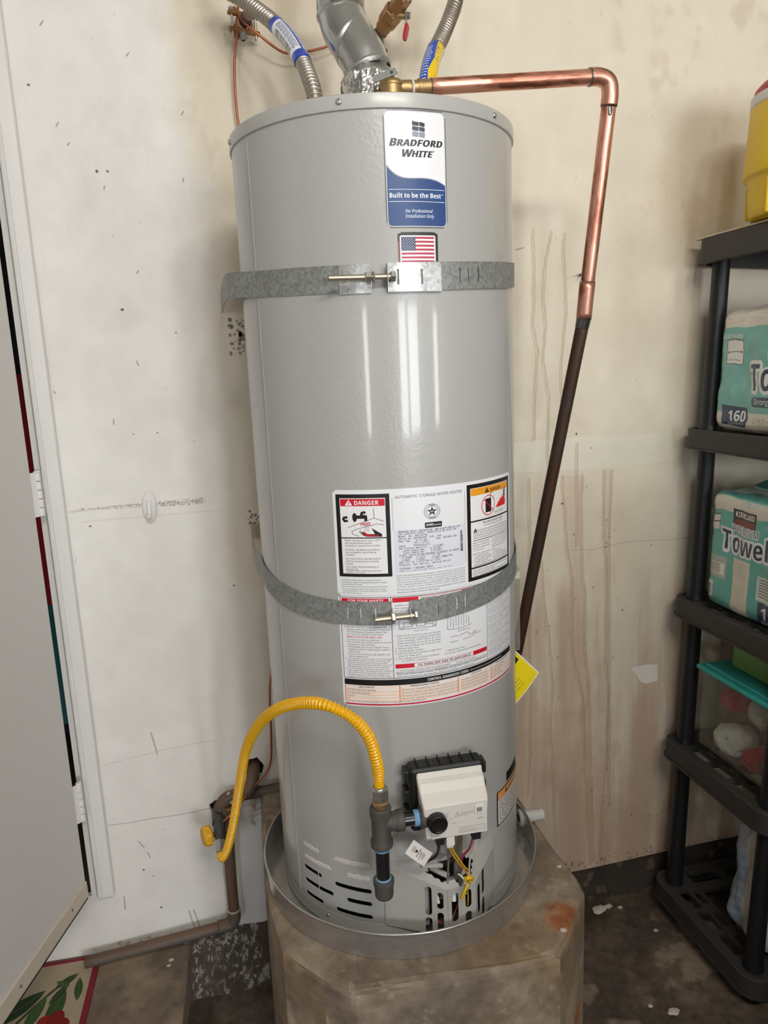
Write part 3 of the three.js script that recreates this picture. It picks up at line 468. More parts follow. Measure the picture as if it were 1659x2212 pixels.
{ // rating label
  const t = canvasTex(1500, 820, (c, w, h) => {
    c.fillStyle = '#eceef2'; c.fillRect(0, 0, w, h);
    // danger panel
    c.fillStyle = K; c.fillRect(22, 32, 366, 638); c.fillStyle = W1; c.fillRect(50, 62, 310, 300); c.fillRect(50, 370, 310, 276);
    c.fillStyle = RED; c.fillRect(54, 68, 302, 54); tri(c, 112, 97, 44, W1, RED); c.fillStyle = W1; fit(c, 'DANGER', 148, 113, 168, 44, 'sans-serif', 'bold');
    c.strokeStyle = K; c.lineWidth = 3; const L = (p) => { c.beginPath(); p.forEach(([x, y], i) => i ? c.lineTo(x, y) : c.moveTo(x, y)); c.stroke(); };
    L([[280, 140], [282, 214], [345, 240]]); L([[282, 214], [100, 286]]); L([[345, 268], [300, 258], [150, 300], [126, 318], [130, 336], [172, 352]]);
    c.fillStyle = K; for (const [x, y] of [[86, 222], [212, 184]]) { for (let k = 0; k < 6; k++) { c.beginPath(); c.arc(x + 15 * Math.cos(k), y + 15 * Math.sin(k), 10, 0, 7); c.fill(); } c.fillStyle = W1; c.beginPath(); c.arc(x + 16, y, 9, 0, 7); c.fill(); c.fillStyle = K; }
    c.beginPath(); c.ellipse(150, 208, 16, 34, 0, 0, 7); c.fill(); c.fillRect(150, 192, 84, 26); c.fillRect(216, 200, 20, 36);
    c.fillStyle = '#9a9aa0'; for (let k = 0; k < 6; k++) c.fillRect(212 + k * 6, 238, 2, 70 + k * 3);
    c.fillStyle = RED; fit(c, 'HOT', 186, 272, 72, 34, 'sans-serif', 'bold');
    c.fillStyle = K; c.beginPath(); c.moveTo(176, 300); c.lineTo(214, 330); c.lineTo(170, 312); c.lineTo(208, 346); c.lineTo(172, 334); c.lineTo(226, 356); c.lineTo(330, 358); c.lineTo(330, 338); c.lineTo(262, 290); c.lineTo(282, 336); c.lineTo(232, 336); c.closePath(); c.fill();
    c.fillStyle = RED; c.beginPath(); c.moveTo(204, 312); c.lineTo(246, 344); c.lineTo(294, 340); c.lineTo(252, 356); c.lineTo(216, 350); c.closePath(); c.fill(); fit(c, 'BURN', 236, 358, 76, 24, 'sans-serif', 'bold');
    c.fillStyle = '#2a2a2e'; [['Water temperature over 125°F', 398], ['can cause severe burns', 418], ['instantly or death from scalds.', 438], ['Children, disabled and elderly', 470], ['are at highest risk of being', 490], ['scalded.', 510], ['See instruction manual before', 540], ['setting temperature at water', 560], ['heater.', 580], ['Feel water before bathing or', 604], ['showering.', 622]].forEach(([s, y]) => txt(c, s, 72, y - 6, 18)); txt(c, 'Temperature limiting valves are', 72, 632 - 4, 17); txt(c, 'available, see manual.', 72, 643, 14);
    c.fillStyle = '#333'; txt(c, 'CAUTION: Hotter water increases the risk of', 36, 702, 14); txt(c, 'scald injury. Before changing temperature setting', 36, 719, 14); txt(c, 'see instruction manual.', 36, 736, 14); c.fillRect(26, 748, 330, 2.5);
    txt(c, 'It is recommended that an ASSE approved mixing', 36, 772, 13.5); txt(c, 'valve be installed in the outlet of this unit to reduce', 36, 788, 13.5); txt(c, 'the risk of scald injury.', 36, 804, 13.5);
    // middle panel
    c.fillStyle = '#55575c'; c.fillRect(404, 66, 2, 250); c.fillRect(930, 60, 2, 560);
    c.fillStyle = '#26272b'; fit(c, 'AUTOMATIC STORAGE WATER HEATER', 424, 74, 484, 30);
    c.strokeStyle = '#26272b'; c.lineWidth = 3; c.beginPath(); c.arc(676, 190, 56, 0, 7); c.stroke(); c.beginPath(); c.arc(676, 190, 42, 0, 7); c.stroke();
    c.fillStyle = '#1b1b20'; c.beginPath(); for (let k = 0; k < 10; k++) { const a = -Math.PI / 2 + k * Math.PI / 5, r = k % 2 ? 15 : 38; c.lineTo(676 + Math.cos(a) * r, 190 + Math.sin(a) * r); } c.closePath(); c.fill(); fit(c, 'DESIGN', 654, 146, 44, 12, 'sans-serif', 'bold'); fit(c, 'CERTIFIED', 648, 244, 56, 12, 'sans-serif', 'bold'); c.fillStyle = '#f4f4f4'; txt(c, 'GS', 664, 197, 18, 'bold');
    c.fillStyle = '#16161a'; rrect(c, 622, 272, 124, 42, 9); c.fill(); c.fillStyle = '#fff'; fit(c, 'AHRI', 630, 300, 52, 24, 'sans-serif', 'italic bold'); fit(c, 'CERTIFIED', 684, 300, 56, 13, 'sans-serif', 'bold');
    c.fillStyle = '#e2e5f0'; c.fillRect(408, 316, 520, 330); c.fillStyle = '#3c3d46';
    [['BRADFORD WHITE CORPORATION  www.bradfordwhite.com', 336, 446], ['200 LAFAYETTE STREET  MIDDLEVILLE MI 49333 USA', 354, 420], ['Model  No: URG150T6N', 372, 200], ['Serial No: BC54965883  D/N. -394', 390, 300], ['Nom. Cap.:  50 US gal      Type  NATURAL GAS', 408, 420], ['           189.2 Liters', 426, 210], ['Input      38000(Btu/hr)', 446, 220], ['Gas Pressure Manifold :   5.0(InWC)', 464, 320], ['   Inlet Supply Max :  14.0(InWC)', 482, 305], ['   Inlet Supply Min :   6.0(InWC)', 500, 305], ['CLOSET INSTALLATION MINIMUM CLEARANCES IN INCHES', 520, 440], ['  4 FRONT   0 LEFT     12 TOP', 538, 290], ['  0 BACK    0 RIGHT     6 VENT CONNECTOR', 556, 380], ['ANSI Z21.10.1-2019/CSA 4.1-2019', 574, 290], ['Pressure: Test 300 psi,  Working 150 psi', 594, 370], ['CATEGORY I NATURAL DRAFT', 622, 236]].forEach(([s, y, ww]) => fit(c, s, 438, y, ww, 19, 'monospace', 'bold')); fit(c, 'COMPLIES W/JURISDICTIONS HAVING 10ng/J NOx REGS', 438, 638, 380, 13, 'monospace');
    c.fillStyle = '#222'; for (let k = 0; k < 30; k++) { const hh = 1.5 + hash(k, 4, 9) * 4; c.fillRect(888, 366 + k * 5.6, 20 - (k < 6 ? 4 : 0), hh); }
    c.fillStyle = '#2e2f34'; const pat = ['MANUFACTURED UNDER ONE OR MORE OF THE FOLLOWING U.S. PATENTS No. 34,534 B1 5,341,770 6,415,232 4,829 94', '4,669,448 4,672,919 4,808,356 4,829,983 4,861,968 4,864,428 5,000,893 5,023,031 5,052,346 5,081,696', '5,092,519 5,115,767 5,199,385 5,277,171 5,365,891 5,372,185 5,485,879 5,574,822 5,596,952 5,682,666', '5,761,379 5,943,984 5,954,492 6,056,117 6,142,216 6,395,280 6,684,821 7,063,132 7,337,748', 'OTHER US AND FOREIGN PATENT APPLICATIONS PENDING. CURRENT CANADIAN PATENTS:', '1,272,914; 1,280,043; 1,289,832; 2,045,862; 2,092,105; 2,107,012; 2,108,186; 2,112,515']; pat.forEach((s, i) => fit(c, s, 414, 674 + i * 18, 508, 15));
    fit(c, 'This water heater meets or exceeds all or portions of (where applicable) the minimum efficiency', 414, 786, 510, 16); fit(c, 'requirements of ASHRAE Standard 90.1 (latest edition)', 414, 806, 300, 16);
    // warning panel
    c.fillStyle = K; c.fillRect(950, 26, 524, 770); c.fillStyle = W1; c.fillRect(982, 58, 462, 256); c.fillRect(982, 326, 462, 362); c.fillRect(982, 700, 462, 66);
    c.fillStyle = ORG; c.fillRect(986, 62, 454, 56); tri(c, 1150, 92, 42, K, ORG); c.fillStyle = K; fit(c, 'WARNING', 1186, 108, 142, 40, 'sans-serif', 'bold');
    c.fillStyle = K; c.fillRect(1132, 160, 66, 110); c.strokeStyle = K; c.lineWidth = 6; c.beginPath(); c.moveTo(1184, 160); c.bezierCurveTo(1180, 120, 1200, 112, 1216, 122); c.stroke();
    c.strokeStyle = RED; c.lineWidth = 7; c.beginPath(); c.ellipse(1166, 214, 74, 78, 0, 0, 7); c.stroke(); L([[1112, 160], [1220, 262]]);
    c.strokeStyle = '#8c9098'; c.lineWidth = 2; L([[1216, 122], [1240, 150], [1236, 190], [1242, 240], [1232, 282], [1250, 300], [1350, 300], [1372, 286], [1350, 272], [1262, 268]]); c.fillStyle = K; fit(c, 'Flammable Vapors', 1240, 290, 126, 19, 'sans-serif', 'italic');
    c.fillStyle = '#e0101e'; c.beginPath(); [[1256, 252], [1300, 200], [1308, 214], [1318, 176], [1332, 200], [1346, 160], [1356, 190], [1372, 150], [1380, 186], [1404, 160], [1392, 206], [1408, 200], [1396, 250]].forEach(([x, y], i) => i ? c.lineTo(x, y) : c.moveTo(x, y)); c.closePath(); c.fill();
    c.fillStyle = K; c.beginPath(); c.ellipse(1386, 128, 18, 24, 0.2, 0, 7); c.fill(); c.fillRect(1376, 140, 20, 34); c.fillStyle = W1; c.beginPath(); c.ellipse(1386, 126, 9, 15, 0.2, 0, 7); c.fill(); c.fillStyle = K; c.beginPath(); c.ellipse(1386, 130, 4, 9, 0, 0, 7); c.fill();
    c.fillStyle = '#2a2a2e'; fit(c, 'FIRE AND EXPLOSION HAZARD', 1100, 352, 254, 22, 'sans-serif', 'bold'); fit(c, 'Can result in serious injury or death', 1114, 374, 232, 20); tri(c, 1024, 392, 32, K, W1); c.fillStyle = '#2a2a2e';
    fit(c, 'Do not store or use gasoline or other flammable vapors and', 1046, 402, 386, 20); fit(c, 'liquids in the vicinity of this or any other appliance. Storage of or', 1006, 422, 426, 20); fit(c, 'use of gasoline or other flammable vapors or liquids in the vicinity', 1006, 442, 428, 20); fit(c, 'of this or any other appliance can result in serious injury or death.', 1006, 462, 430, 20);
    c.fillRect(1004, 472, 428, 5);
    [['Vapors from flammable', 498], ['liquids can explode and', 518], ['catch fire causing death', 538], ['or severe burns.', 558], ['Keep flammable products:', 588], ['  1. far away from any', 606], ['    possible ignition source', 622], ['  2. in approved containers,', 638], ['  3. tightly closed and', 654], ['  4. out of children\'s reach.', 670]].forEach(([s, y]) => txt(c, s, 996, y, 16.5)); [['Do not use or store flammable products', 496], ['such as gasoline, solvents or adhesives', 514], ['in the same room or area near the', 532], ['appliance, or any other appliance or', 550], ['any possible ignition source.', 568], ['Vapors:', 588], ['  1. cannot be seen,', 604], ['  2. are heavier than air,', 620], ['  3. go a long way on the floor and', 636], ['  4. can be carried from other rooms to', 652], ['    possible ignition sources by air currents.', 668]].forEach(([s, y]) => txt(c, s, 1198, y, 13.6)); c.fillRect(1004, 678, 428, 4);
    fit(c, 'Water heaters in residential garages must be installed and located, if', 996, 720, 430, 15); fit(c, 'protected, to avoid physical damage.', 996, 736, 240, 15); fit(c, 'Read and follow water heater warnings and instructions. If owner\'s', 996, 752, 430, 14); fit(c, 'manual is missing contact the distributor or manufacturer.', 996, 764, 360, 12);
  });
  part(heater, 'rating_label', sheet(HR + 0.0002, LX, LX1, 1.197, 1.3805, 0.0006, 0.005), sticker(t), 'white rating label with danger and warning panels');
}
{ // operating instructions
  const t = canvasTex(1500, 880, (c, w, h) => {
    c.fillStyle = '#eceef2'; c.fillRect(0, 0, w, h);
    const dense = (x, y, ww, n, lh, sz, bul) => { const words = 'the gas control knob do not use this appliance if any part has been under water call a qualified service technician to inspect and replace valve pilot burner turn clockwise safety information smell around area near floor wait five minutes clear out any supplier follow instructions fire department'.split(' '); let k = Math.floor(x + y); for (let i = 0; i < n; i++) { let s = ''; c.font = `${sz}px sans-serif`; while (c.measureText(s).width < ww * (i === n - 1 ? 0.5 : 0.9)) s += (s ? ' ' : '') + words[(k = (k * 7 + 13) % 997) % words.length]; fit(c, s, x, y + i * lh, Math.min(ww, c.measureText(s).width), sz); } };
    c.strokeStyle = K; c.lineWidth = 4; c.strokeRect(16, 12, 354, 640); c.strokeRect(370, 12, 1110, 640); c.beginPath(); c.moveTo(1130, 14); c.lineTo(1130, 650); c.stroke();
    c.fillStyle = RED; c.fillRect(26, 20, 330, 34); c.fillStyle = W1; fit(c, 'FOR YOUR SAFETY', 70, 46, 250, 26, 'sans-serif', 'bold');
    c.fillStyle = RED; c.fillRect(380, 18, 740, 36); c.fillStyle = W1; c.fillRect(560, 22, 330, 28); c.fillStyle = K; fit(c, 'OPERATING INSTRUCTIONS', 574, 46, 300, 24, 'sans-serif', 'bold');
    c.fillStyle = '#2b2b30'; dense(44, 80, 310, 7, 20, 17); fit(c, 'B. BEFORE LIGHTING smell all around the', 34, 250, 300, 18); ['appliance area for gas. Be sure to smell next', 'to the floor because some gas is heavier than', 'air and will settle on the floor.'].forEach((s, i) => fit(c, s, 52, 269 + i * 19, 304 - i * 20, 17));
    c.fillStyle = '#c02040'; fit(c, 'WHAT TO DO IF YOU SMELL GAS.', 52, 329, 250, 18, 'sans-serif', 'bold'); c.fillStyle = '#2b2b30';
    ['* Do not try to light any appliance.', '* Do not touch any electric switch; do not use', '   any phone in your building.', '* Immediately call your gas supplier from a', '   neighbor\'s phone. Follow the gas supplier\'s', '   instructions.', '* If you cannot reach your gas supplier, call', '   the fire department.'].forEach((s, i) => txt(c, s, 46, 350 + i * 19, 15.5)); ['C. Use only your hand to push in or turn the gas', '    control knob. Never use tools. If the knob will', '    not push in or turn by hand, don\'t try to repair it,', '    call a qualified service technician. Force or', '    attempted repair may result in a fire or explosion.', 'D. Do not use this appliance if any part has', '    been under water. Immediately call a qualified', '    service technician to inspect the appliance and', '    to replace any part of the control system and', '    any gas control which has been under water.'].forEach((s, i) => fit(c, s, 30, 500 + i * 16, 332 - (i % 3) * 12, 15));
    dense(392, 84, 320, 5, 21, 17); c.strokeStyle = '#3a3a40'; c.lineWidth = 3; c.strokeRect(420, 190, 260, 76); c.strokeRect(452, 216, 60, 34); c.strokeRect(540, 200, 60, 50); c.strokeRect(610, 214, 48, 28); c.beginPath(); c.arc(438, 258, 9, 0, 7); c.stroke(); c.beginPath(); c.arc(664, 258, 9, 0, 7); c.stroke(); txt(c, 'IGNITER BUTTON', 520, 290, 13);
    ['3. Wait five (5) minutes to clear out any gas.', '    Then smell for gas, including near the floor.', '    If you smell gas, STOP! Follow "B" in the', '    safety information at the left on this label.', '    If you don\'t smell gas, go to the next step.', '4. Remove outer door.', '5. Locate igniter button.', '6. Look into sight glass window on right inner', '    door to view pilot.', '7. Turn the gas control knob clockwise', '        to "PILOT" position.'].forEach((s, i) => fit(c, s, 386, 322 + i * 20, Math.min(330, 8.2 * s.length), 16.5));
    txt(c, '• If the pilot will not stay lit after several tries,', 744, 150, 16); txt(c, '  turn the gas control knob to "OFF" and call', 744, 170, 16); txt(c, '  your technician or gas supplier.', 744, 190, 16); c.strokeStyle = '#3a3a40'; for (let i = 0; i < 9; i++) { c.beginPath(); c.moveTo(770 + i * 22, 220 + (i % 3) * 6); c.lineTo(770 + i * 22, 312 - (i % 2) * 16); c.stroke(); } c.beginPath(); c.ellipse(866, 304, 104, 18, 0, 0, 3.14); c.stroke(); txt(c, 'LEFT INNER DOOR', 800, 214, 12); txt(c, 'RIGHT INNER DOOR', 850, 346, 12); txt(c, 'ELECTRODE', 790, 382, 12); txt(c, 'THERMOPILE', 780, 424, 12); txt(c, 'PILOT BURNER', 980, 400, 12); c.beginPath(); c.moveTo(860, 380); c.lineTo(930, 366); c.lineTo(960, 396); c.lineTo(1010, 372); c.lineTo(990, 410); c.lineTo(890, 418); c.stroke();
    txt(c, '9. Replace outer door.', 750, 486, 16); txt(c, '10. Turn gas control knob to desired setting.', 742, 508, 16);
    c.fillStyle = RED; c.fillRect(384, 540, 738, 34); c.fillStyle = W1; c.fillRect(516, 543, 466, 28); c.fillStyle = K; fit(c, 'TO TURN OFF GAS TO APPLIANCE', 540, 567, 420, 25, 'sans-serif', 'bold'); c.fillStyle = '#2b2b30'; fit(c, '1. Turn the gas control knob counterclockwise         to the "OFF" position.', 392, 596, 620, 17); c.fillRect(384, 604, 740, 2.5); fit(c, 'Read and follow water heater WARNINGS and INSTRUCTIONS. If installation and', 390, 624, 724, 18, 'sans-serif', 'bold'); fit(c, 'operation instructions are missing, contact the retailer or manufacturer.', 390, 644, 600, 16);
    for (let b = 0; b < 9; b++) { dense(1144, 40 + b * 68, 322, 3, 17, 14); c.fillRect(1144, 84 + b * 68, 326, 2); }
    c.fillStyle = K; c.fillRect(16, 662, w - 32, 46); c.fillStyle = W1; fit(c, 'CONTROL DIAGNOSTIC CODES', 606, 696, 330, 28, 'sans-serif', 'bold'); fit(c, '(See installation and operating instructions)', 950, 692, 360, 16);
    c.fillStyle = '#f6e9e2'; c.fillRect(16, 710, w - 32, 140); c.fillStyle = '#2b2b30'; fit(c, 'LED STATUS', 120, 728, 110, 18, 'sans-serif', 'bold'); fit(c, 'OPERATIONAL STATUS', 480, 728, 210, 18, 'sans-serif', 'bold'); fit(c, 'LED STATUS', 960, 728, 100, 17, 'sans-serif', 'bold'); fit(c, 'OPERATIONAL STATUS', 1230, 728, 190, 17, 'sans-serif', 'bold');
    [['One flash every four seconds', 'Not an error, indicates pilot is lit and main burner is off', 'Two flashes and three second pause', 'Low thermopile voltage'], ['One flash every second', 'Not an error, indicates main valve is open and main burner is lit', 'Four flashes and three second pause', 'Temperature exceeded'], ['Solid On', 'Not an error, indicates that the control is in shutdown mode. Pilot is off', 'Five flashes and three second pause', 'Thermistor fault'], ['OFF', 'Not an error, indicates control is in OFF mode. Pilot is off.', 'Six flashes and three second pause', 'Control board fault']].forEach((r, i) => { const y = 752 + i * 25; r.forEach((s, k) => fit(c, s, [28, 420, 866, 1180][k], y, Math.min([250, 420, 290, 270][k], s.length * 7.6), 15.5)); c.fillStyle = ORG; c.fillRect(16, y + 6, w - 32, 2.5); c.fillStyle = '#2b2b30'; });
    fit(c, 'LED color: Green=Normal operation, Yellow=Low thermopile voltage, Red=Valve fault', 28, 848, 560, 14);
    c.fillStyle = '#f08a3c'; for (const x of [16, 404, 840, 1166, 1480]) c.fillRect(x, 712, 7, 128);
    c.fillStyle = '#cc1838'; c.fillRect(16, 858, w - 20, 12);
  });
  part(heater, 'instruction_label', sheet(HR + 0.0002, LX, LX1, 0.993, 1.1965, 0.0006, 0.004), sticker(t), 'white operating instructions with a red lower edge');
}
{ // small warning sticker on the side
  const t = canvasTex(360, 300, (c, w, h) => { c.fillStyle = '#1c1c1e'; c.fillRect(0, 0, w, h); c.fillStyle = '#e8a05a'; c.fillRect(10, 8, w - 20, 62); tri(c, 110, 42, 38, K, '#e8a05a'); c.fillStyle = K; fit(c, 'WARNING', 140, 56, 150, 34, 'sans-serif', 'bold'); c.fillStyle = '#e4e1dd'; c.fillRect(10, 74, w - 20, h - 84); c.fillStyle = '#66615c'; for (let i = 0; i < 11; i++) { let x = 24; while (x < 320) { const l = 12 + hash(i, x | 0, 3) * 40; c.fillRect(x, 90 + i * 18, Math.min(l, 330 - x), 8); x += l + 8; } } });
  part(heater, 'warning_sticker', sheet(HR + 0.0002, 38, 66, 0.689, 0.762, 0.0006), sticker(t), 'orange topped warning sticker');
  part(heater, 'dark_strip', sheet(HR + 0.0002, 47, 62, 0.7675, 0.786, 0.0006), M.blackPlastic);
}
// ---------------------------------------------------------------- burner cover: folded sheet with vertical slots
{
  const cov = new THREE.Group(); cov.name = 'burner_cover'; heater.add(cov);
  const P = [[-0.0787, 0.2435], [0.0315, 0.2833], [0.088, 0.2712], [0.1445, 0.2125]], top = [0.6775, 0.6368, 0.634, 0.662], y0 = 0.541;
  const face = (i, slots, name) => {
    const [a, b] = [P[i], P[i + 1]], L = Math.hypot(b[0] - a[0], b[1] - a[1]), s = new THREE.Shape();
    s.moveTo(0, i ? y0 : y0 + 0.012); s.lineTo(L, y0); s.lineTo(L, top[i + 1]); s.lineTo(0, top[i]); s.closePath();
    for (const [u, ya, yb, w] of slots) s.holes.push(capsule(u, (ya + yb) / 2, w || 0.0128, yb - ya));
    const g = new THREE.ExtrudeGeometry(s, { depth: 0.0012, bevelEnabled: false, curveSegments: 8 });
    g.rotateY(Math.atan2(-(b[1] - a[1]), b[0] - a[0])); g.translate(a[0], 0, a[1]);
    part(cov, name, g, M.tankCover);
  };
  face(0, [[0.0815, 0.582, 0.642], [0.0815, 0.5435, 0.577], [0.1035, 0.5965, 0.631, 0.0118], [0.1035, 0.5435, 0.589, 0.0118]], 'side_panel');
  face(1, [[0.0145, 0.566, 0.626, 0.0138], [0.0145, 0.5435, 0.5605, 0.0138], [0.0425, 0.5865, 0.6245, 0.0128], [0.0425, 0.5435, 0.5785, 0.0128]], 'front_panel');
  face(2, [[0.0125, 0.5595, 0.622, 0.011], [0.0125, 0.5435, 0.555, 0.011], [0.031, 0.59, 0.642, 0.011], [0.031, 0.5435, 0.582, 0.011]], 'side_panel');
  // sloping top with an irregular opening
  const N = 36, Mt = 8, pos = [], keep = (i, j) => { const u = (i + 0.5) / N, t = (j + 0.5) / Mt; const d = ((u - 0.5) / 0.21) ** 2 + ((t - 0.42) / 0.4) ** 2; return d > 1; };
  const chain = (u) => { const k = u * 3 >= 3 ? 2 : Math.floor(u * 3), f = u * 3 - k; return [P[k][0] + (P[k + 1][0] - P[k][0]) * f, top[k] + (top[k + 1] - top[k]) * f, P[k][1] + (P[k + 1][1] - P[k][1]) * f]; };
  const pt = (i, j) => { const o = chain(i / N), th = (-18 + 52 * i / N) * deg, t = j / Mt, inn = [Math.sin(th) * (HR + 0.0012), 0.684, Math.cos(th) * (HR + 0.0012)]; return inn.map((v, q) => v + (o[q] - v) * t); };
  for (const off of [0, -0.001]) for (let i = 0; i < N; i++) for (let j = 0; j < Mt; j++) if (keep(i, j)) { const a = pt(i, j), b = pt(i, j + 1), c = pt(i + 1, j + 1), d = pt(i + 1, j); for (const q of off ? [a, c, b, a, d, c] : [a, b, c, a, c, d]) pos.push(q[0], q[1] + off, q[2]); }
  const g = new THREE.BufferGeometry(); g.setAttribute('position', new THREE.Float32BufferAttribute(pos, 3)); g.computeVertexNormals(); g.setAttribute('uv', new THREE.Float32BufferAttribute(new Float32Array(pos.length / 3 * 2), 2));
  part(cov, 'top_panel', g, M.tankCover);
  part(cov, 'upper_lip', sheet(HR + 0.0006, -18, 70, 0.6815, 0.687, 0.0014), M.tankPlain);
  part(cov, 'rivet', turned([0.0318, 0.6325, 0.2836], [0.05, 0.6325, 1], [[0.0014, 0], [0.0012, 0.0006], [0, 0.0008]], 8), M.dark);
  // burner bits behind the slots
  const inside = [['igniter_tube', cylBetween([0.02, 0.6, 0.235], [0.075, 0.645, 0.25], 0.006), M.offWhite], ['igniter_tube', cylBetween([0.012, 0.655, 0.24], [0.04, 0.648, 0.262], 0.0055), M.offWhite], ['manifold_bracket', rbx(0.01, 0.075, 0.602, 0.606, 0.2, 0.262, 0.0015), M.steel],
    ['ceramic_sleeve', cylBetween([0.047, 0.6, 0.268], [0.05, 0.63, 0.262], 0.005), M.white], ['ceramic_sleeve', cylBetween([0.018, 0.6, 0.268], [0.012, 0.632, 0.258], 0.0028), M.white],
    ['sensor_wire', sweep([[-0.012, 0.578, 0.256], [0.02, 0.556, 0.264], [0.04, 0.556, 0.266], [0.06, 0.576, 0.25]], 0.0013, 0.004, 6), mat({ color: 0xc25668, roughness: 0.5 })], ['sensor_wire', sweep([[0.073, 0.632, 0.262], [0.076, 0.6, 0.264], [0.074, 0.57, 0.26], [0.07, 0.545, 0.25]], 0.0014, 0.004, 6), mat({ color: 0xc9a21c, roughness: 0.5 })]];
  for (const [n, gg, m] of inside) part(cov, n, gg, m);
}
// ---------------------------------------------------------------- gas control on the heater
{
  const c = new THREE.Group(); c.name = 'gas_control'; c.userData.label = 'off white gas control with black dial'; heater.add(c);
  part(c, 'shank', cylBetween([0.038, 0.82, 0.24], [0.038, 0.82, 0.27], 0.03), M.blackPlastic);
  const back = []; back.push(rbx(-0.0335, 0.1015, 0.772, 0.894, 0.261, 0.296, 0.008, 4));
  for (let k = 0; k < 6; k++) back.push(bx(-0.018 + k * 0.0205, -0.0165 + k * 0.0205, 0.888, 0.8975, 0.263, 0.293));
  for (let k = 0; k < 3; k++) { back.push(rbx(-0.041, -0.03, 0.79 + k * 0.037, 0.812 + k * 0.037, 0.262, 0.288, 0.002)); back.push(rbx(0.098, 0.1075, 0.79 + k * 0.037, 0.812 + k * 0.037, 0.262, 0.288, 0.002)); }
  part(c, 'rear_housing', merge(back), M.blackPlastic, 'black ribbed housing');
  const prof = [[0.289, 0.772], [0.322, 0.772], [0.334, 0.7835], [0.3355, 0.84], [0.333, 0.8475], [0.319, 0.8595], [0.309, 0.872], [0.3005, 0.877], [0.297, 0.8855], [0.289, 0.8865]];
  const g = new THREE.ExtrudeGeometry(shapeOf(prof), { depth: 0.111, bevelEnabled: true, bevelSize: 0.004, bevelThickness: 0.004, bevelOffset: -0.004, bevelSegments: 3 });
  g.rotateY(-Math.PI / 2); g.scale(1, 1, 1); // shape x -> z, depth -> -x
  g.translate(0.093, 0, 0);
  const cover = part(c, 'front_cover', g, M.offWhite);
  { // taper: the cover is slightly narrower at its foot
    const p = cover.geometry.attributes.position; for (let i = 0; i < p.count; i++) { const y = p.getY(i) + 0.522, k = 1 - 0.09 * sm(0.87, 0.79, y); p.setX(i, 0.0405 + (p.getX(i) - 0.0405) * k); } cover.geometry.computeVertexNormals();
  }
  for (const x of [-0.012, 0.09]) { part(c, 'screw_recess', turned([x, 0.866, 0.302], [x, 0.9, 0.36], [[0, 0], [0.0075, 0], [0.0075, 0.004], [0.0065, 0.0045], [0.0058, 0.0015], [0, 0.0012]], 20), M.offWhite); part(c, 'screw', turned([x, 0.8672, 0.304], [x, 0.9, 0.36], [[0.0042, 0], [0.004, 0.0012], [0.0012, 0.0016], [0.001, 0.0006], [0, 0.0006]], 12), M.steel); }
  const dial = part(c, 'dial', turned([0.002, 0.817, 0.3345], [0.002, 0.817, 1], [[0, 0], [0.0168, 0], [0.0172, 0.004], [0.0168, 0.014], [0.0155, 0.016], [0.0125, 0.0162], [0.012, 0.0145], [0, 0.0145]], 40), M.knobBlack);
  const print = canvasTex(560, 360, (q, w, h) => { q.fillStyle = '#d9d5ce'; q.fillRect(0, 0, w, h); q.fillStyle = '#5b5854'; q.strokeStyle = '#5b5854';
    for (let k = 0; k < 6; k++) { const a = (-150 + k * 30) * deg, X = 106, Y = 206; q.lineWidth = 4; q.beginPath(); q.moveTo(X + Math.cos(a) * 96, Y + Math.sin(a) * 96); q.lineTo(X + Math.cos(a) * (k === 5 ? 142 : 112), Y + Math.sin(a) * (k === 5 ? 142 : 112)); q.stroke(); } txt(q, 'OFF', 2, 120, 17); txt(q, 'PILOT', 60, 86, 17); txt(q, 'LOW', 136, 92, 17); txt(q, 'VERY HOT', 6, 330, 15);
    q.lineWidth = 3; q.beginPath(); q.moveTo(262, 84); q.lineTo(290, 130); q.lineTo(234, 130); q.closePath(); q.stroke(); txt(q, '!', 258, 126, 30, 'bold'); txt(q, 'HOTTER WATER INCREASES', 300, 100, 13); txt(q, 'RISK OF SCALD INJURY', 300, 116, 13); txt(q, 'SEE MANUAL', 300, 132, 13); txt(q, 'STATUS', 462, 196, 18, 'bold');
    q.strokeRect(280, 268, 256, 60); txt(q, 'TO RESET CONTROL', 296, 286, 13); txt(q, 'TURN DIAL TO OFF. WAIT. TURN TO PILOT', 290, 304, 12); txt(q, 'AND PRESS IGNITER UNTIL LIT', 290, 320, 12); });
  const face = new THREE.PlaneGeometry(0.0985, 0.058); face.translate(0.0425, 0.812, 0.3359); part(c, 'printed_face', (() => { const b = bx(-0.0068, 0.0918, 0.783, 0.841, 0.3352, 0.3361); const uv = b.attributes.uv; return b; })(), mat({ map: print, roughness: 0.42 }));
  part(c, 'status_window', (() => { const b = rbx(0.0695, 0.0865, 0.821, 0.836, 0.335, 0.338, 0.001); return b; })(), M.white); part(c, 'status_lens', rbx(0.073, 0.083, 0.824, 0.832, 0.337, 0.3386, 0.0008), mat({ color: 0x8f8a86, roughness: 0.3 }));
  part(c, 'connector', rbx(0.003, 0.017, 0.764, 0.777, 0.312, 0.33, 0.001), M.blackPlastic); part(c, 'connector', rbx(0.0195, 0.034, 0.763, 0.781, 0.314, 0.334, 0.001), M.white); part(c, 'connector', rbx(0.0205, 0.0325, 0.757, 0.765, 0.317, 0.331, 0.001), M.offWhite); part(c, 'connector', rbx(0.0655, 0.081, 0.769, 0.787, 0.316, 0.336, 0.0015), M.blackPlastic);
  part(c, 'port_plug', turned([0.078, 0.778, 0.305], [0.135, 0.715, 0.42], [[0.006, 0], [0.0118, 0.004], [0.0122, 0.014], [0.0108, 0.0165], [0.0068, 0.0165], [0.0062, 0.008], [0, 0.008]], 28), M.brassShiny, 'polished brass port');
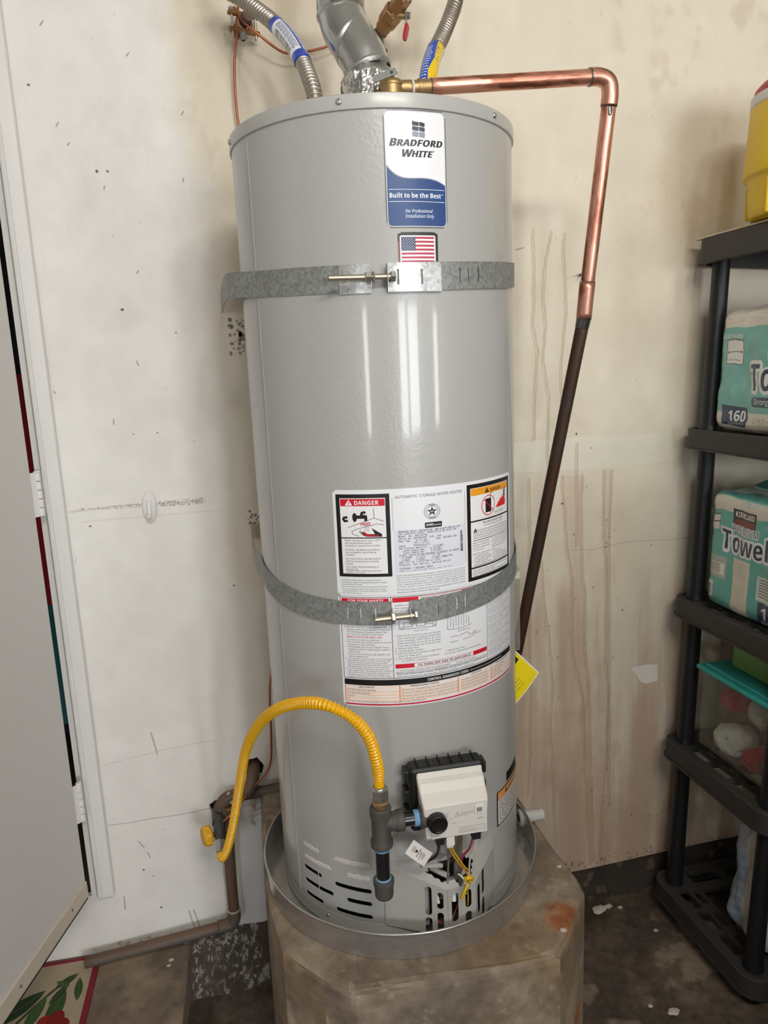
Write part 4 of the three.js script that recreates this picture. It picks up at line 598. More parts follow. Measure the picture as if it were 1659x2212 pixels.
  part(c, 'pilot_tube', sweep([[0.024, 0.768, 0.3], [0.03, 0.73, 0.296], [0.033, 0.7, 0.29], [0.034, 0.64, 0.274]], 0.0022, 0.01, 8), M.steel); part(c, 'burner_tube', cylBetween([0.055, 0.775, 0.288], [0.058, 0.65, 0.258], 0.008), M.steel);
  const wire = (n, col, pts, r = 0.0015) => part(c, n, sweep(pts, r, 0.004, 8), mat({ color: col, roughness: 0.5 }));
  wire('yellow_wire', 0xd0a020, [[0.025, 0.758, 0.324], [0.036, 0.73, 0.318], [0.052, 0.7, 0.308], [0.066, 0.675, 0.294], [0.07, 0.655, 0.286]]); wire('yellow_wire', 0xd8ac28, [[0.0285, 0.758, 0.324], [0.04, 0.732, 0.319], [0.057, 0.7, 0.309], [0.07, 0.677, 0.294], [0.0735, 0.656, 0.284]]);
  wire('red_wire', 0xa03a50, [[0.069, 0.77, 0.327], [0.064, 0.745, 0.322], [0.055, 0.722, 0.31], [0.0545, 0.7, 0.298], [0.06, 0.67, 0.28]], 0.0022); wire('white_wire', 0xd6d2ca, [[0.076, 0.77, 0.327], [0.073, 0.745, 0.322], [0.068, 0.72, 0.312], [0.069, 0.69, 0.3], [0.0715, 0.66, 0.286]], 0.0017); wire('black_wire', 0x1a1a1a, [[0.009, 0.765, 0.32], [0.007, 0.75, 0.322], [0.001, 0.737, 0.32], [-0.012, 0.724, 0.312]], 0.0024);
  wire('white_wire', 0xd8d4cc, [[0.052, 0.668, 0.285], [0.06, 0.66, 0.287], [0.066, 0.645, 0.287]], 0.0018); wire('braided_wire', 0x4a4248, [[0.056, 0.66, 0.28], [0.0585, 0.65, 0.28], [0.058, 0.638, 0.276]], 0.0034);
  part(c, 'cable_tie', merge([sweep([[0.062, 0.655, 0.286], [0.071, 0.662, 0.292], [0.078, 0.654, 0.286], [0.072, 0.647, 0.284]], 0.004, 0.004, 8), sweep([[0.069, 0.65, 0.291], [0.061, 0.637, 0.294], [0.055, 0.622, 0.293]], 0.0028, 0.004, 6)]), mat({ color: 0xd8b010, roughness: 0.45 }), 'yellow cable tie');
  part(c, 'clear_sleeve', cylBetween([-0.018, 0.703, 0.292], [0.022, 0.69, 0.284], 0.0046), phys({ color: 0xd8d4d0, roughness: 0.35, transmission: 0.4, thickness: 0 }));
  part(c, 'black_cable', sweep([[0.016, 0.692, 0.284], [0.04, 0.69, 0.276], [0.065, 0.694, 0.266]], 0.0045, 0.005, 8), M.blackPlastic);
}
{ // paper tag hanging from the control's cable
  const t = canvasTex(256, 180, (c, w, h) => { c.fillStyle = '#dcd8d2'; c.fillRect(0, 0, w, h); c.fillStyle = '#2a2826'; c.fillRect(112, 30, 7, 110); for (let i = 0; i < 7; i++) c.fillRect(130 + i * 10, 40 + hash(i, 1, 1) * 24, 4, 40 + hash(i, 2, 1) * 50); for (let i = 0; i < 3; i++) c.fillRect(40 + i * 12, 50, 4, 70); c.beginPath(); c.ellipse(88, 84, 13, 20, 0, 0, 7); c.fill(); });
  const g = new THREE.BoxGeometry(0.042, 0.027, 0.0008, 12, 1, 1); const p = g.attributes.position; for (let i = 0; i < p.count; i++) p.setZ(i, p.getZ(i) + 0.004 * Math.sin((p.getX(i) / 0.042 + 0.5) * 3)); g.computeVertexNormals();
  g.rotateZ(-0.72); g.rotateX(-0.25); g.translate(-0.0255, 0.7435, 0.312);
  single('paper_tag', g, mat({ map: t, roughness: 0.8 }), 'small white printed tag hanging on the black cable below the gas control', 'tag');
}
// ---------------------------------------------------------------- drip leg beside the control
{
  const d = thing('gas_drip_leg', 'black iron pipe tee with capped drip leg beside the gas control', 'pipe fitting', [-0.091, 0.672, 0.318]);
  const x = -0.091, z = 0.318, up = (a, b) => [[x, a, z], [x, b, z]];
  part(d, 'tee', merge([turned(...up(0.774, 1), [[0.011, 0], [0.0185, 0], [0.0195, 0.002], [0.0195, 0.011], [0.0165, 0.0135], [0.0165, 0.054], [0.0185, 0.057], [0.0188, 0.071], [0.017, 0.0745], [0.011, 0.0745]], 32), turned([x, 0.8165, z], [1, 0.8165, z], [[0.015, 0], [0.0155, 0.018], [0.0175, 0.026], [0.0185, 0.028], [0.0185, 0.038], [0.017, 0.0395], [0.011, 0.0395]], 32)]), M.iron);
  part(d, 'nipple', cylBetween([-0.054, 0.8165, z], [-0.016, 0.8165, z], 0.0122), M.ironBlack); part(d, 'thread_seal', turned([-0.034, 0.8165, z], [1, 0.8165, z], [[0.0122, 0], [0.0138, 0.001], [0.014, 0.005], [0.0136, 0.009], [0.0122, 0.01]], 24), M.tape, 'blue thread tape'); part(d, 'flange', turned([-0.025, 0.8165, z], [1, 0.8165, z], [[0.0125, 0], [0.0195, 0.002], [0.0195, 0.012], [0.0125, 0.013]], 28), M.iron);
  part(d, 'drip_pipe', cylBetween(...up(0.705, 0.778), 0.0122), M.ironBlack, 'glossy black pipe'); part(d, 'thread_seal', turned(...up(0.7655, 1), [[0.0122, 0], [0.0136, 0.001], [0.0138, 0.006], [0.0132, 0.0085], [0.0122, 0.0088]], 24), M.tape, 'blue thread tape'); part(d, 'thread_seal', turned(...up(0.7085, 1), [[0.0122, 0], [0.0138, 0.001], [0.0138, 0.0045], [0.0122, 0.005]], 24), M.tape, 'blue thread tape');
  part(d, 'cap', turned(...up(0.672, 1), [[0, 0], [0.011, 0.0005], [0.0155, 0.004], [0.0165, 0.009], [0.0168, 0.026], [0.0185, 0.029], [0.0185, 0.0365], [0.017, 0.0385], [0.0122, 0.0385]], 20), M.iron);
}
// ---------------------------------------------------------------- yellow gas hose
{
  const h = thing('gas_hose', 'yellow corrugated gas hose looping from the wall valve to the pipe tee', 'gas hose', [-0.4, 0.43, -0.21]);
  const pts = [[-0.091, 0.886, 0.318], [-0.0915, 0.91, 0.319], [-0.095, 0.937, 0.327], [-0.108, 0.99, 0.338], [-0.135, 1.03, 0.344], [-0.176, 1.05, 0.328], [-0.213, 1.036, 0.282], [-0.25, 1.0, 0.22], [-0.285, 0.93, 0.13], [-0.315, 0.83, 0.03], [-0.337, 0.707, -0.06], [-0.352, 0.622, -0.11], [-0.368, 0.54, -0.15], [-0.384, 0.478, -0.172], [-0.397, 0.448, -0.182], [-0.4035, 0.444, -0.194], [-0.4035, 0.452, -0.206]];
  part(h, 'corrugated_tube', sweep(pts, (s, L) => 0.0088 + (s < 0.016 || s > L - 0.012 ? 0.0002 : 0.0017 * Math.cos(s / 0.0066 * Math.PI * 2)), 0.0011, 16), M.hose);
  const up = (a, b) => [[-0.091, a, 0.318], [-0.091, b, 0.318]];
  part(h, 'flare_nut', flat(merge([hex(...up(0.862, 0.884), 0.0155)])), M.steel, 'chrome flare nut'); part(h, 'nut_collar', turned(...up(0.882, 1), [[0.0096, 0.004], [0.011, 0.005], [0.0128, 0.003], [0.0128, -0.001]], 24), M.steel); part(h, 'adapter', merge([flat(hex(...up(0.8515, 0.859), 0.0148)), cylBetween(...up(0.846, 0.864), 0.0112)]), M.brass);
  part(h, 'flare_nut', flat(hex([-0.4035, 0.449, -0.199], [-0.4035, 0.468, -0.222], 0.0128)), M.steel, 'dull flare nut');
}
// ---------------------------------------------------------------- earthquake straps
const bolt = (o, a, b, r) => { const L = V(...a).distanceTo(V(...b)); part(o, 'threaded_rod', turned(a, b, (() => { const p = [[0, 0]]; for (let s = 0; s < L; s += 0.0012) p.push([r * (0.9 + 0.1 * Math.cos(s / 0.0024 * 6.2832)), s]); p.push([r * 0.9, L], [0, L]); return p; })(), 14), M.zincBolt); };
{
  const s = thing('heater_strap', 'galvanized strap around the upper heater, just under the flag sticker', 'strap', [0, 1.7, 0], 'heater straps');
  const y = (t) => 1.717 + 0.013 * Math.pow(Math.abs(t + 8) / 66, 2);
  const L = [[-0.3, 1.737, -0.352], [-0.296, 1.737, -0.25], [-0.29, 1.737, -0.12], [-0.282, 1.735, 0], [-0.27, 1.732, 0.055]]; for (let t = -62; t <= -13; t += 7) L.push(onTank(t, y(t), HR + 0.0016));
  part(s, 'band', strapBand(L.slice().reverse(), 0.043, 0.0014), M.galvDull);
  const Rr = []; for (let t = -6.9; t <= 96; t += 8) Rr.push(onTank(t, y(t), HR + 0.0034)); Rr.push([0.268, 1.738, -0.14], [0.3, 1.74, -0.352]);
  const sl = [0.102, 0.122, 0.142, 0.1645, 0.191].map((q) => [q, q + 0.0046]);
  part(s, 'band', strapBand(Rr.slice().reverse(), 0.043, 0.0014, sl.map(([a, b]) => { const l = curve(Rr).getLength(); return [l - b, l - a]; })), M.galvDull);
  // overlapping bright ends with slots and turned up tabs
  const eR = []; for (let t = -6.8; t <= 15.6; t += 2.8) eR.push(onTank(t, 1.7165, HR + 0.0058)); part(s, 'end_plate', strapBand(eR.slice().reverse(), 0.044, 0.0015, [[0.032, 0.0355], [0.0705, 0.074]].map(([a, b]) => [a, b])), M.galv, 'bright spangled end plate');
  const eL = []; for (let t = -24; t <= -12.3; t += 2.9) eL.push(onTank(t, 1.7165, HR + 0.0036)); part(s, 'end_plate', strapBand(eL.slice().reverse(), 0.044, 0.0015), M.galv, 'bright spangled end plate');
  const tab = (t) => { const g = rbx(-0.0008, 0.0008, -0.016, 0.016, -0.002, 0.018, 0.0006); g.rotateY(t * deg); const p = onTank(t, 1.7165, HR + 0.004); g.translate(...p); return g; };
  part(s, 'tab', tab(-12.3), M.galv); part(s, 'tab', tab(-6.9), M.galv);
  const a = onTank(-27.5, 1.7165, HR + 0.0155), b = onTank(-5.6, 1.7165, HR + 0.015); a[2] = b[2] - 0.006; bolt(s, a, b, 0.005);
  const on = (f) => a.map((v, i) => v + (b[i] - v) * f); part(s, 'nut', flat(hex(on(0.58), on(0.68), 0.0088)), M.steel); part(s, 'nut', flat(hex(on(0.7), on(0.73), 0.0098)), M.steel); part(s, 'bolt_head', flat(hex(on(0.985), on(1.06), 0.0088)), M.steel);
}
{
  const s = thing('heater_strap', 'galvanized strap drawn across the large white labels of the heater', 'strap', [0, 1.15, 0], 'heater straps');
  const y = (t) => 1.1655 + (t < -22 ? 0.03 * Math.pow((-22 - t) / 57, 2) : t > 0 ? 0.023 * Math.pow(t / 57, 1.5) : 0);
  const L = [[-0.272, 1.2, -0.352], [-0.27, 1.198, -0.2], [-0.266, 1.196, -0.08]]; for (let t = -88; t <= -10; t += 7.8) L.push(onTank(t, y(t), HR + 0.0032));
  const l = curve(L).getLength(); part(s, 'band', strapBand(L.slice().reverse(), 0.042, 0.0014, [[0.026, 0.0292], [0.052, 0.0552], [0.0755, 0.0787]]), M.galvDull);
  const Rr = []; for (let t = -3.2; t <= 92; t += 8) Rr.push(onTank(t, y(t), HR + 0.0036)); Rr.push([0.262, 1.196, -0.15], [0.29, 1.2, -0.352]); const r = curve(Rr).getLength();
  part(s, 'band', strapBand(Rr.slice().reverse(), 0.042, 0.0014, [0.021, 0.0475, 0.065, 0.086, 0.104].map((q) => [r - q - 0.0044, r - q])), M.galvDull);
  const tab = (t) => { const g = new THREE.CylinderGeometry(0.0105, 0.0105, 0.0016, 20); g.rotateZ(Math.PI / 2); g.translate(0, 0, 0.008); const g2 = merge([g, bx(-0.0008, 0.0008, -0.012, 0.012, -0.004, 0.006)]); g2.rotateY(t * deg); g2.translate(...onTank(t, 1.163, HR + 0.004)); return g2; };
  part(s, 'tab', tab(-9.8), M.galv); part(s, 'tab', tab(-3.3), M.galv);
  const a = [-0.078, 1.162, HR + 0.0135], b = [-0.008, 1.1635, HR + 0.0145]; bolt(s, a, b, 0.0052); const on = (f) => a.map((v, i) => v + (b[i] - v) * f); part(s, 'nut', flat(hex(on(0.41), on(0.51), 0.0102)), M.steel); part(s, 'bolt_head', flat(hex(on(0.98), on(1.06), 0.009)), M.steel);
}
// ---------------------------------------------------------------- flue
{
  const f = thing('flue_pipe', 'galvanized vent elbow rising from the heater top', 'vent pipe', [0, 1.985, 0]);
  const r = 0.0425;
  part(f, 'draft_collar', turned([0, 1.98, 0], [0, 3, 0], [[0.062, 0], [0.0615, 0.03], [0.05, 0.045], [0.044, 0.046]], 48), M.tankPlain);
  // three gores, each tilted, with raised beads between
  const c = [[-0.0005, 2.02, 0], [-0.0008, 2.103, 0], [-0.0075, 2.126, -0.005], [-0.0335, 2.182, -0.028], [-0.0385, 2.208, -0.04], [-0.038, 2.36, -0.05]];
  const bead = (p, q, k = 1) => turned(p, q, [[r - 0.001, -0.006], [r + 0.0022 * k, -0.003], [r + 0.0028 * k, 0], [r + 0.0022 * k, 0.003], [r - 0.001, 0.006]], 48);
  const dir = (i) => c[i].map((v, k) => v + (c[i + 1][k] - v) * 10);
  part(f, 'lower_collar', sweep([c[0], c[1]], (s, L) => s > L - 0.03 ? r + 0.0006 : r - 0.0015, 0.01, 48), M.vent);
  part(f, 'elbow', sweep(curve([c[1], c[2], [-0.0205, 2.154, -0.0165], c[3], c[4]], false, 0.3), r, 0.004, 48), M.vent);
  part(f, 'upper_pipe', sweep([c[4], c[5]], r + 0.0012, 0.03, 48), M.vent);
  part(f, 'bead', bead(c[1], dir(1)), M.vent); part(f, 'bead', bead([-0.0205, 2.154, -0.0165], [-0.9, 3.0, -0.9], 1.2), M.vent); part(f, 'bead', bead(c[4], dir(4)), M.vent); part(f, 'bead', bead([-0.001, 2.092, 0], [0, 3, 0], 0.7), M.vent);
  for (const [p, q] of [[[-0.055, 2.178, 0.0005], [-0.09, 2.2, 0.04]], [[-0.0435, 2.16, 0.0085], [-0.06, 2.18, 0.06]], [[-0.021, 2.158, 0.0215], [-0.02, 2.17, 0.08]], [[-0.0105, 2.143, 0.0305], [0, 2.15, 0.08]]]) part(f, 'rivet', turned(p, q, [[0.0034, 0], [0.003, 0.002], [0, 0.0028]], 12), M.steel);
  // crinkled foil tape round the foot
  const g = new THREE.CylinderGeometry(r + 0.0018, r + 0.0022, 0.07, 90, 22, true); g.translate(-0.0005, 2.055, 0); const p = g.attributes.position;
  for (let i = 0; i < p.count; i++) { const x = p.getX(i) + 0.0005, y = p.getY(i), z = p.getZ(i), a = Math.atan2(x, z), R0 = Math.hypot(x, z), u = ((a / 6.2832) % 1 + 1) % 1; const e = sm(2.08, 2.092, y), k = Math.abs(fbm(u, (y - 2) * 4, 14, 3, 811) - 0.5) * 0.013 + Math.abs(fbm(u, (y - 2) * 1.3, 26, 2, 823) - 0.5) * 0.008; p.setXYZ(i, -0.0005 + x / R0 * (R0 + k), y + (y > 2.085 ? (fbm(u, 0.3, 12, 3, 831) - 0.5) * 0.02 : 0), z / R0 * (R0 + k)); }
  part(f, 'foil_tape', flat(g), M.foil, 'crinkled aluminium foil tape');
}
// ---------------------------------------------------------------- temperature relief valve and its copper discharge pipe
{
  const v = thing('relief_valve', 'brass relief valve with flat lever on top of the heater', 'valve', [0.029, 1.985, 0.06]);
  const x = 0.029, z = 0.06;
  part(v, 'body', merge([turned([x, 1.982, z], [x, 3, z], [[0.011, 0], [0.011, 0.03], [0.0165, 0.034], [0.0185, 0.042], [0.0195, 0.05], [0.0195, 0.076]], 40), turned([x, 2.0575, z], [1, 2.0575, z], [[0.011, 0.01], [0.0125, 0.03], [0.0125, 0.036], [0.0105, 0.036]], 28)]), M.brass);
  part(v, 'cap', turned([x, 2.0575, z], [x, 3, z], [[0.0195, 0], [0.021, 0.001], [0.021, 0.005], [0.018, 0.0095], [0.012, 0.0125], [0.006, 0.0135], [0.006, 0.018], [0, 0.018]], 40), M.brass);
  const g = rbx(-0.0225, 0.0225, -0.0062, 0.0062, -0.001, 0.001, 0.0009); for (let i = 0; i < 1; i++); g.rotateX(-0.35); g.rotateY(0.1); g.rotateZ(0.37); g.translate(0.0145, 2.0705, 0.078); const lv = part(v, 'lever', g, M.galvDull, 'flat grey lever with two holes');
  for (const [px, py] of [[0.0005, 2.0645], [0.0262, 2.0745]]) part(lv, 'hole_rim', turned([px, py, 0.0785], [px, py + 0.25, 1], [[0.0012, 0], [0.0021, 0], [0.0021, 0.0012], [0.0012, 0.0012]], 14), M.dark);
}
{
  const p = thing('discharge_pipe', 'copper discharge pipe running right from the relief valve and slanting down', 'pipe', [0.43, 0.6, -0.1]);
  const r = 0.0138, A = [0.064, 2.0575, 0.06], B = [0.415, 2.084, 0.06], E = [0.4415, 2.054, 0.058], C2 = [0.4285, 1.705, -0.004], C3 = [0.428, 1.66, -0.012], D = [0.318, 0.585, -0.2595];
  const lerp = (a, b, f) => a.map((v, i) => v + (b[i] - v) * f);
  part(p, 'thread_seal', turned(A, B, [[0.0105, 0], [0.0128, 0.001], [0.0128, 0.004], [0.0105, 0.005]], 20), M.tapeWhite); part(p, 'adapter', merge([turned(lerp(A, B, 0.012), B, [[0.0118, 0], [0.0118, 0.008], [0.0138, 0.0085], [0.0138, 0.0135], [0.0125, 0.014], [0.0125, 0.031], [0.0118, 0.031]], 24)]), M.brass, 'brass threaded adapter'); part(p, 'solder_ring', turned(lerp(A, B, 0.098), B, [[0.0122, 0], [0.0142, 0.0008], [0.0142, 0.002], [0.0122, 0.003]], 24), M.solder);
  part(p, 'horizontal_run', sweep([lerp(A, B, 0.1), lerp(A, B, 0.5), B], r, 0.02, 28), M.copper);
  part(p, 'elbow', sweep(curve([lerp(A, B, 0.955), lerp(A, B, 1.0), [0.432, 2.0795, 0.0598], [0.4395, 2.07, 0.0592], E, lerp(E, C2, 0.05)], false, 0.5), 0.0156, 0.003, 28), M.copper);
  part(p, 'solder_ring', turned(lerp(A, B, 0.951), B, [[0.0138, 0], [0.0159, 0.0006], [0.0159, 0.0026], [0.0138, 0.0034]], 24), M.solder); part(p, 'solder_ring', turned(lerp(E, C2, 0.05), C2, [[0.0156, 0], [0.0148, 0.0016], [0.0138, 0.002]], 24), M.solder);
  part(p, 'solder_drip', (() => { const g = new THREE.SphereGeometry(0.0042, 14, 10); g.scale(1, 2.2, 0.5); g.translate(0.4375, 2.026, 0.0675); return g; })(), M.solder);
  part(p, 'upper_drop', sweep([E, C2], r, 0.03, 28), M.copper); part(p, 'coupling', sweep([lerp(E, C2, 0.93), lerp(C2, C3, 0.15), C3], 0.0156, 0.01, 28), M.copper);
  part(p, 'solder_ring', turned(lerp(E, C2, 0.93), E, [[0.0156, 0], [0.0146, 0.0015], [0.0138, 0.002]], 24), M.solder); part(p, 'solder_collar', turned(lerp(C3, D, 0), D, [[0.0156, -0.0005], [0.0148, 0.002], [0.0142, 0.016], [0.0138, 0.02]], 24), M.solder);
  part(p, 'lower_drop', sweep([C3, lerp(C3, D, 0.5), D], 0.0132, 0.03, 28), M.copperDark, 'tarnished dark copper');
}
// ---------------------------------------------------------------- corrugated water connectors
const ripple = (r0, a, pitch, e0, e1) => (s, L) => (s < e0 || s > L - e1 ? r0 - 0.001 : r0 + a * (0.5 + 0.5 * Math.cos(s / pitch * Math.PI * 2)) ** 1.4);
function bandOn(c, f0, f1, r, n = 24) { const pts = []; for (let i = 0; i <= 6; i++) pts.push(c.getPointAt(f0 + (f1 - f0) * i / 6).toArray()); return sweep(curve(pts), r, 0.004, 32); }
{
  const f = thing('water_connector', 'corrugated steel water line with a blue and white barcode sleeve', 'water line', [-0.099, 1.984, 0], 'flexible water lines');
  const c = curve([[-0.098, 1.982, 0.002], [-0.0985, 2.03, 0.0], [-0.0995, 2.064, -0.002], [-0.105, 2.097, -0.02], [-0.115, 2.146, -0.06], [-0.134, 2.196, -0.1], [-0.164, 2.247, -0.15], [-0.21, 2.3, -0.2], [-0.26, 2.345, -0.25]]);
  part(f, 'corrugated_tube', sweep(c, ripple(0.0096, 0.0058, 0.0078, 0.0, 0.0), 0.0011, 20), M.flex);
  part(f, 'end_nut', turned([-0.098, 1.982, 0.002], [-0.098, 3, 0.002], [[0.012, 0], [0.0185, 0], [0.0185, 0.022], [0.015, 0.026]], 6), M.brass);
  const t = canvasTex(512, 256, (q, w, h) => { q.fillStyle = '#2242a8'; q.fillRect(0, 0, w, h); q.fillStyle = '#e6e8ee'; q.fillRect(60, 30, w - 130, 200); q.fillStyle = '#17181c'; for (let i = 0; i < 46; i++) { const ww = 1 + hash(i, 3, 3) * 4; q.fillRect(110 + i * 6.2, 120, ww, 90); } q.fillStyle = '#24306a'; for (let i = 0; i < 5; i++) { let x = 90; while (x < 400) { const l = 8 + hash(i, x | 0, 6) * 30; q.fillRect(x, 44 + i * 13, l, 6); x += l + 6; } } });
  const mt = sticker(t); mt.map.wrapS = mt.map.wrapT = THREE.RepeatWrapping; const g = bandOn(c, 0.335, 0.60, 0.0162); const uv = g.attributes.uv; let mx = 0; for (let i = 0; i < uv.count; i++) mx = Math.max(mx, uv.getY(i)); for (let i = 0; i < uv.count; i++) { const a = uv.getX(i); uv.setXY(i, 1 - uv.getY(i) / mx, (a * 2 + 0.35) % 1.0001); }
  part(f, 'sleeve', g, mt, 'blue and white printed sleeve with barcode');
}
{
  const f = thing('water_connector', 'corrugated steel water line with a blue and yellow sleeve', 'water line', [0.108, 1.984, 0], 'flexible water lines');
  const c = curve([[0.106, 1.982, 0], [0.1065, 2.03, 0], [0.1085, 2.079, -0.001], [0.117, 2.114, -0.01], [0.135, 2.153, -0.04], [0.159, 2.193, -0.07], [0.184, 2.238, -0.1], [0.203, 2.28, -0.12], [0.222, 2.345, -0.15]]);
  part(f, 'corrugated_tube', sweep(c, ripple(0.0096, 0.0058, 0.0078, 0, 0), 0.0011, 20), M.flex); part(f, 'end_nut', turned([0.106, 1.982, 0], [0.106, 3, 0], [[0.012, 0], [0.0185, 0], [0.0185, 0.022], [0.015, 0.026]], 6), M.brass);
  const t = canvasTex(256, 512, (q, w, h) => { q.fillStyle = '#2450b8'; q.fillRect(0, 0, w, h); q.fillStyle = '#e6c01c'; q.beginPath(); q.moveTo(150, 0); q.lineTo(130, 200); q.lineTo(165, 300); q.lineTo(150, 512); q.lineTo(256, 512); q.lineTo(256, 0); q.closePath(); q.fill(); q.fillStyle = '#dfe6f4'; for (let i = 0; i < 22; i++) { let x = 16; while (x < 120) { const l = 6 + hash(i, x | 0, 8) * 18; q.fillRect(x, 30 + i * 19, l, 7); x += l + 5; } } for (let i = 0; i < 90; i++) { q.fillStyle = hash(i, 1, 4) > 0.5 ? '#233a86' : '#f0e070'; q.fillRect(150 + hash(i, 2, 4) * 100, 240 + hash(i, 3, 4) * 260, 4 + hash(i, 4, 4) * 14, 4); } });
  const mt = sticker(t); mt.map.wrapS = mt.map.wrapT = THREE.RepeatWrapping; const g = bandOn(c, 0.16, 0.47, 0.0165); const uv = g.attributes.uv; let mx = 0; for (let i = 0; i < uv.count; i++) mx = Math.max(mx, uv.getY(i)); for (let i = 0; i < uv.count; i++) uv.setXY(i, (uv.getX(i) * 2 + 0.6) % 1.0001, 1 - uv.getY(i) / mx);
  part(f, 'sleeve', g, mt, 'blue and yellow printed sleeve');
}
// ---------------------------------------------------------------- pipes, clamps and bonding wire on the wall above
{
  const v = thing('ball_valve', 'bronze shutoff valve with a red lever on the wall above the heater', 'valve', [0.09, 2.29, -0.3]);
  const a = [0.072, 2.283, -0.358], b = [0.122, 2.318, -0.17], at = (f) => a.map((q, i) => q + (b[i] - q) * f);
  part(v, 'pipe_stub', cylBetween(at(0), at(0.45), 0.0125), M.oldCopper); part(v, 'valve_body', turned(at(0.36), b, [[0.0125, 0], [0.0165, 0.002], [0.0165, 0.014], [0.0205, 0.022], [0.021, 0.036], [0.0175, 0.044]], 32), M.bronze); part(v, 'hex_end', flat(hex(at(0.56), at(0.68), 0.0215)), M.bronze); part(v, 'hex_end', flat(hex(at(0.68), at(0.92), 0.0175)), M.bronze); part(v, 'outlet_pipe', cylBetween(at(0.9), at(1.6), 0.0142), M.steel);
  part(v, 'stem', turned([0.1, 2.298, -0.232], [0.14, 2.287, -0.215], [[0.0095, 0], [0.0095, 0.016], [0.0068, 0.018], [0.0068, 0.028]], 20), M.brass); part(v, 'lever_nut', flat(hex([0.1275, 2.2915, -0.219], [0.134, 2.29, -0.2165], 0.0075)), M.steel);
  const g = new THREE.ExtrudeGeometry(shapeOf([[-0.0065, 0.012], [0.0065, 0.012], [0.0062, -0.018], [0.0045, -0.026], [-0.0045, -0.026], [-0.0062, -0.018]]), { depth: 0.0016, bevelEnabled: false }); g.rotateY(1.15); g.rotateZ(-0.1); g.translate(0.1245, 2.2855, -0.217); part(v, 'lever', g, M.galvDull);
  const g2 = new THREE.ExtrudeGeometry(shapeOf([[-0.0072, 0.014], [0.0072, 0.014], [0.0078, -0.004], [0.005, -0.0125], [-0.005, -0.0125], [-0.0078, -0.004]]), { depth: 0.005, bevelEnabled: true, bevelSize: 0.001, bevelThickness: 0.001, bevelSegments: 2 }); g2.rotateY(1.15); g2.rotateZ(-0.25); g2.translate(0.1185, 2.2545, -0.2085); part(v, 'lever_grip', g2, M.red, 'red plastic grip');
}
function clamp(name, label, c, turn) {
  const o = thing(name, label, 'pipe clamp', c, 'bonding clamps'); const loc = (g) => { g.rotateY(turn); g.translate(...c); return g; };
  part(o, 'pipe_stub', loc(cylBetween([0, 0, -0.05], [0, 0.005, 0.03], 0.012)), M.oldCopper);
  part(o, 'jaw', loc(merge([rbx(-0.034, 0.034, 0.012, 0.02, -0.006, 0.006, 0.002), turned([0, 0, -0.006], [0, 0, 1], [[0.013, 0], [0.018, 0.001], [0.018, 0.011], [0.013, 0.012]], 24)])), M.bronze); part(o, 'jaw', loc(rbx(-0.034, 0.034, -0.02, -0.012, -0.006, 0.006, 0.002)), M.bronze);
  for (const s of [-1, 1]) { part(o, 'clamp_screw', loc(cylBetween([s * 0.026, -0.03, 0], [s * 0.026, 0.026, 0], 0.0028)), M.steel); part(o, 'screw_head', loc(flat(hex([s * 0.026, 0.02, 0], [s * 0.026, 0.026, 0], 0.006))), M.galvDull); }
  part(o, 'wire_lug', loc(turned([-0.006, -0.028, 0.006], [-0.006, -1, 0.006], [[0.0035, -0.008], [0.0062, -0.006], [0.0062, 0.006], [0.0035, 0.009]], 14)), M.galvDull);
}
clamp('bonding_clamp', 'pipe clamp with copper wire tied in, left of the corrugated line', [-0.205, 2.306, -0.318], 0.35);
clamp('bonding_clamp', 'pipe clamp beside the red lever valve', [0.075, 2.287, -0.335], 0.3);
single('copper_wire', sweep([[-0.212, 2.36, -0.325], [-0.216, 2.325, -0.318], [-0.219, 2.3, -0.312], [-0.2215, 2.281, -0.318], [-0.23, 2.236, -0.33], [-0.233, 2.173, -0.335], [-0.231, 2.113, -0.337], [-0.222, 2.05, -0.34], [-0.215, 1.8, -0.345], [-0.22, 1.3, -0.345], [-0.245, 0.9, -0.335], [-0.258, 0.789, -0.322], [-0.262, 0.689, -0.315], [-0.268, 0.613, -0.31], [-0.286, 0.575, -0.306], [-0.32, 0.544, -0.302], [-0.345, 0.52, -0.296], [-0.37, 0.5, -0.282], [-0.396, 0.482, -0.272]], 0.0026, 0.008, 10), M.copperWire, 'copper bonding wire dropping down the wall to the gas pipe', 'wire', 'bonding wires');
single('copper_wire', sweep([[-0.222, 2.335, -0.316], [-0.214, 2.312, -0.305], [-0.194, 2.291, -0.3], [-0.166, 2.271, -0.302], [-0.138, 2.255, -0.31], [-0.114, 2.2495, -0.316], [-0.074, 2.256, -0.32], [-0.033, 2.267, -0.322], [0.01, 2.285, -0.325], [0.04, 2.305, -0.33], [0.052, 2.345, -0.335], [0.046, 2.4, -0.34]], 0.0026, 0.006, 10), M.copperWire, 'copper bonding wire sagging behind the flue', 'wire', 'bonding wires');
